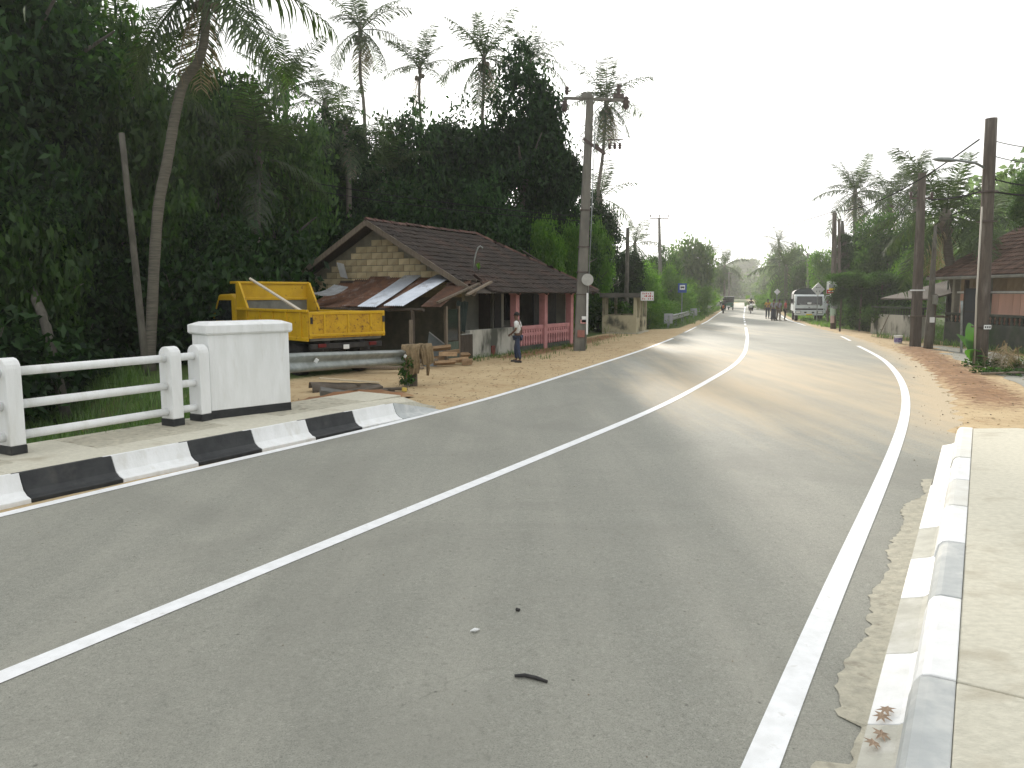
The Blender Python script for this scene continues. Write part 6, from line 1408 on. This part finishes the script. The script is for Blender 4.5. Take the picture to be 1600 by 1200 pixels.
mb = MB(); mb.prism([(-.62, -1.2, .35), (-.62, -1.25, .95), (-.62, .5, .85), (-.62, 1.1, .75), (-.62, 1.3, .35)], (1.24, 0, 0)); mb.build('body', M_green, tt, bevel=.06)
mb = MB(); mb.prism([(-.64, -1.25, .95), (-.6, -1.1, 1.62), (-.56, .0, 1.72), (-.6, .75, 1.62), (-.62, .6, 1.5), (-.62, -1.0, 1.5), (-.64, -1.15, .95)], (1.28, 0, 0)); mb.build('hood', M_canvas, tt, bevel=.04)
MB().b(-.45, .45, -1.285, -1.22, 1.15, 1.45).build('rear_window', M_glass, tt); MB().b(-.58, .58, -1.26, -1.2, .95, 1.55).build('rear_canvas', M_canvas, tt)
for s in (-1, 1): MB().tube([(s*.58, .95, .8), (s*.55, .7, 1.6)], .025, 6).build('roof_post', M_dark, tt); MB().b(s*.5-.07, s*.5+.07, -1.30, -1.25, .62, .72).build('tail_lamp', M_red, tt); wheel(tt, s*.55, -.75, .24, .14)
wheel(tt, 0, 1.05, .24, .12); MB().b(-.25, .25, -1.3, -1.255, .42, .54).build('number_plate', M_signw, tt); MB().b(-.5, .5, -.7, -.2, .5, .75).build('seat', M_dark, tt)
p = gp(1185, 482); cy_ = thing('bicycle', 'far bicycle at the right edge of the road', 'bicycle', (p.x, p.y, .012), R(163))
for y in (.5, -.5):
    n = 16; MB().tube([(0, y + .33 * math.cos(2*math.pi*k/n), .34 + .33 * math.sin(2*math.pi*k/n)) for k in range(n + 1)], .02, 5, cap=False).build('wheel', M_rub, cy_)
MB().tube([(0, -.5, .34), (0, -.05, .35), (0, .35, .85), (0, -.15, .85), (0, -.5, .34)], .02, 6).build('frame', M_dark, cy_); MB().tube([(0, .5, .34), (0, .36, .85), (0, .33, 1.0)], .018, 6).build('fork', M_dark, cy_); MB().tube([(-.26, .28, 1.0), (.26, .28, 1.0)], .015, 6).build('handlebar', M_dark, cy_); MB().tube([(0, -.3, .92), (0, -.06, .92)], [.07, .03], 6).build('saddle', M_dark, cy_)
person('cyclist in a pale blue shirt far along the right side', (p.x, p.y, .08), R(163), cloth('paleblue', (.30,.36,.44)), c_nav, 'ride', 1.6, arms={s: [Vector((s*.26, .18, 1.02)), Vector((s*.25, .30, .98))] for s in (-1, 1)})

# ---- white lorry with tarpaulin
lc = gp(1262, 502.5); WL = 2.15
lw = thing('white_lorry', 'white covered lorry parked facing the camera on the right verge with its door open', 'lorry', (lc.x + .15, lc.y + .2, 0), R(-17), size=.95)
# local: front faces -y ; x right
def lp(name, m, parent, x0, x1, y0, y1, z0, z1, bevel=.03): return MB().b(x0, x1, y0, y1, z0, z1).build(name, m, parent, bevel=bevel)
h = WL / 2
cab = MB(); cab.prism([(-h, .0, .62), (-h, .02, 1.22), (-h, .28, 2.02), (-h, .45, 2.10), (-h, 1.5, 2.10), (-h, 1.5, .62)], (WL, 0, 0)); cabo = cab.build('cab', M_truckw, lw, bevel=.05)
def slope(z): return .02 + (z - 1.22) / .8 * .26
mb = MB(); mb.hexa([Vector(v) for v in ((-h+.12, slope(1.28)-.02, 1.28), (h-.12, slope(1.28)-.02, 1.28), (h-.12, slope(1.28)+.05, 1.28), (-h+.12, slope(1.28)+.05, 1.28), (-h+.16, slope(1.96)-.02, 1.96), (h-.16, slope(1.96)-.02, 1.96), (h-.16, slope(1.96)+.05, 1.96), (-h+.16, slope(1.96)+.05, 1.96))])
ws = mb.build('windscreen', M_glass, cabo); MB().box((0, .0, 1.42), (.28, .02, .16)).build('sticker', M_signw, ws)
for x in (-.45, .45): MB().box((x, .0, 1.32), (.55, .015, .02), Matrix.Rotation(R(6), 3, 'Y')).build('wiper', M_signw, ws)
lp('grille', M_dark, cabo, -h+.05, h-.05, -.03, .02, .90, 1.02, .01); lp('badge', M_galv, cabo, -.07, .07, -.03, .0, 1.06, 1.14, .01)
bu = lp('bumper', M_truckw, lw, -h, h, -.10, .12, .48, .86, .04)
for x in (-.80, .80): lp('headlamp', M_light, bu, x-.17, x+.17, -.125, -.09, .66, .80, .01); lp('headlamp_bezel', M_dark, bu, x-.2, x+.2, -.115, -.10, .63, .83, .01)
for x in (-.28, .28): lp('fog_lamp', M_dark, bu, x-.09, x+.09, -.12, -.09, .66, .76, .01)
lp('number_plate', M_signyel, bu, -.22, .22, -.125, -.1, .5, .6, .005)
# open door on the right hand side of the picture
do = MB().box((h + .42, .62, 1.12), (.95, .06, .98), Matrix.Rotation(R(18), 3, 'Z')).build('door', M_truckw, lw, bevel=.03)
for a, b_ in (((h, .40, 1.6), (h + .15, .42, 2.02)), ((h + .15, .42, 2.02), (h + .9, .72, 2.05)), ((h + .9, .72, 2.05), (h + .88, .72, 1.58))): MB().tube([a, b_], .025, 6).build('window_frame', M_signw, do)
lp('step', M_dark, lw, h-.1, h+.05, .5, .9, .4, .5, .01)
for s in (-1, 1):
    MB().tube([(s*h, .15, 1.5), (s*(h+.2), .02, 1.62)], .02, 6).build('mirror_arm', M_dark, lw); MB().box((s*(h+.22), .02, 1.6), (.16, .06, .34)).build('mirror', M_dark, lw, bevel=.02)
    wheel(lw, s*(h-.16), .65, .38, .24); wheel(lw, s*(h-.2), 3.6, .38, .4)
lp('chassis', M_dark, lw, -.45, .45, .2, 5.2, .5, .72); bed = lp('cargo_bed', M_truckw, lw, -h-.02, h+.02, 1.62, 5.4, .78, 1.35, .02)
n = 9; tp_ = [(-h - .03, 1.30)] + [(-h * math.cos(math.pi * k / n) * 1.0, 2.15 + .42 * math.sin(math.pi * k / n) ** .8) for k in range(n + 1)] + [(h + .03, 1.30)]
mb = MB(); mb.prism([(x, 1.62, z) for x, z in tp_], (0, 3.8, 0)); mb.build('tarpaulin', M_tarp, lw, smooth=False)
for y in (1.60, 5.44): MB().tube([(x * 1.005, y, z + .01) for x, z in tp_], .03, 6).build('tarpaulin_hoop', M_canvas, lw)
# ================================================================= far hills
def hill(name, label, cx, cy, rx, ry_, h, seed):
    rg = np.random.default_rng(seed); n, m_ = 40, 16; vs = []
    for i in range(m_ + 1):
        for k in range(n):
            a = 2*math.pi*k/n; r = i / m_; hh = h * (math.cos(math.pi * r / 1.0) * .5 + .5) * (1 + .18 * math.sin(3*a + seed) + .1 * math.sin(7*a)); vs.append((cx + rx * r * math.cos(a), cy + ry_ * r * math.sin(a), -1.5 + hh + rg.normal(0, .25)))
    fs = [(i*n+k, (i+1)*n+k, (i+1)*n+(k+1)%n, i*n+(k+1)%n) for i in range(m_) for k in range(n)]
    o = MB().add(vs, fs).build(name, mat('hill_ground', (.05,.075,.03), (.075,.095,.045), .2, .95), None, smooth=True); struct(o); o['label'] = label; return o
hill('hill', 'wooded slope rising behind the right hand house', 78, 100, 48, 42, 15, 1)
hill('hill', 'hazy wooded hill behind the forest on the left', -62, 165, 70, 50, 28, 2)
def hill_trees(label, cx, cy, rx, ry_, n, seed, h, name):
    rg = np.random.default_rng(seed); V = []
    for k in range(n):
        a = rg.uniform(0, 6.283); r = math.sqrt(rg.uniform(0, 1)); x, y = cx + rx * r * math.cos(a), cy + ry_ * r * math.sin(a); z = -1.5 + h * (math.cos(math.pi * r) * .5 + .5) + 2
        C = np.array([x, y, z]) + rg.normal(size=(55, 3)) * np.array([1.6, 1.6, 1.5]); V.append(leaves(rg, C, 1.2, .7, .2))
    o = link(name, quads_mesh(name, np.concatenate(V), L_far)); o['label'] = label; o['kind'] = 'stuff'; return o
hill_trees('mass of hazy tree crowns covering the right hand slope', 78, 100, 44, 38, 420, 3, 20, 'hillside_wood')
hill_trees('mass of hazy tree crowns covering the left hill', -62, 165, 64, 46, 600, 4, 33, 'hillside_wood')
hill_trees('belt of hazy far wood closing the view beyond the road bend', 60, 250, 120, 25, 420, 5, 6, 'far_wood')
# ================================================================= haze
hz = MB().b(-760, 760, -760, 760, -3.5, 50).build('haze', bpy.data.materials.new('haze_air'), None); stuff(hz); hz['label'] = 'thin bright morning haze'
hm = hz.data.materials[0]; hm.use_nodes = True; t = hm.node_tree; t.nodes.clear()
o_ = t.nodes.new('ShaderNodeOutputMaterial'); v = t.nodes.new('ShaderNodeVolumePrincipled'); v.inputs['Color'].default_value = (.97, .98, .98, 1); v.inputs['Density'].default_value = .0006; v.inputs['Anisotropy'].default_value = .45
t.links.new(v.outputs[0], o_.inputs['Volume'])
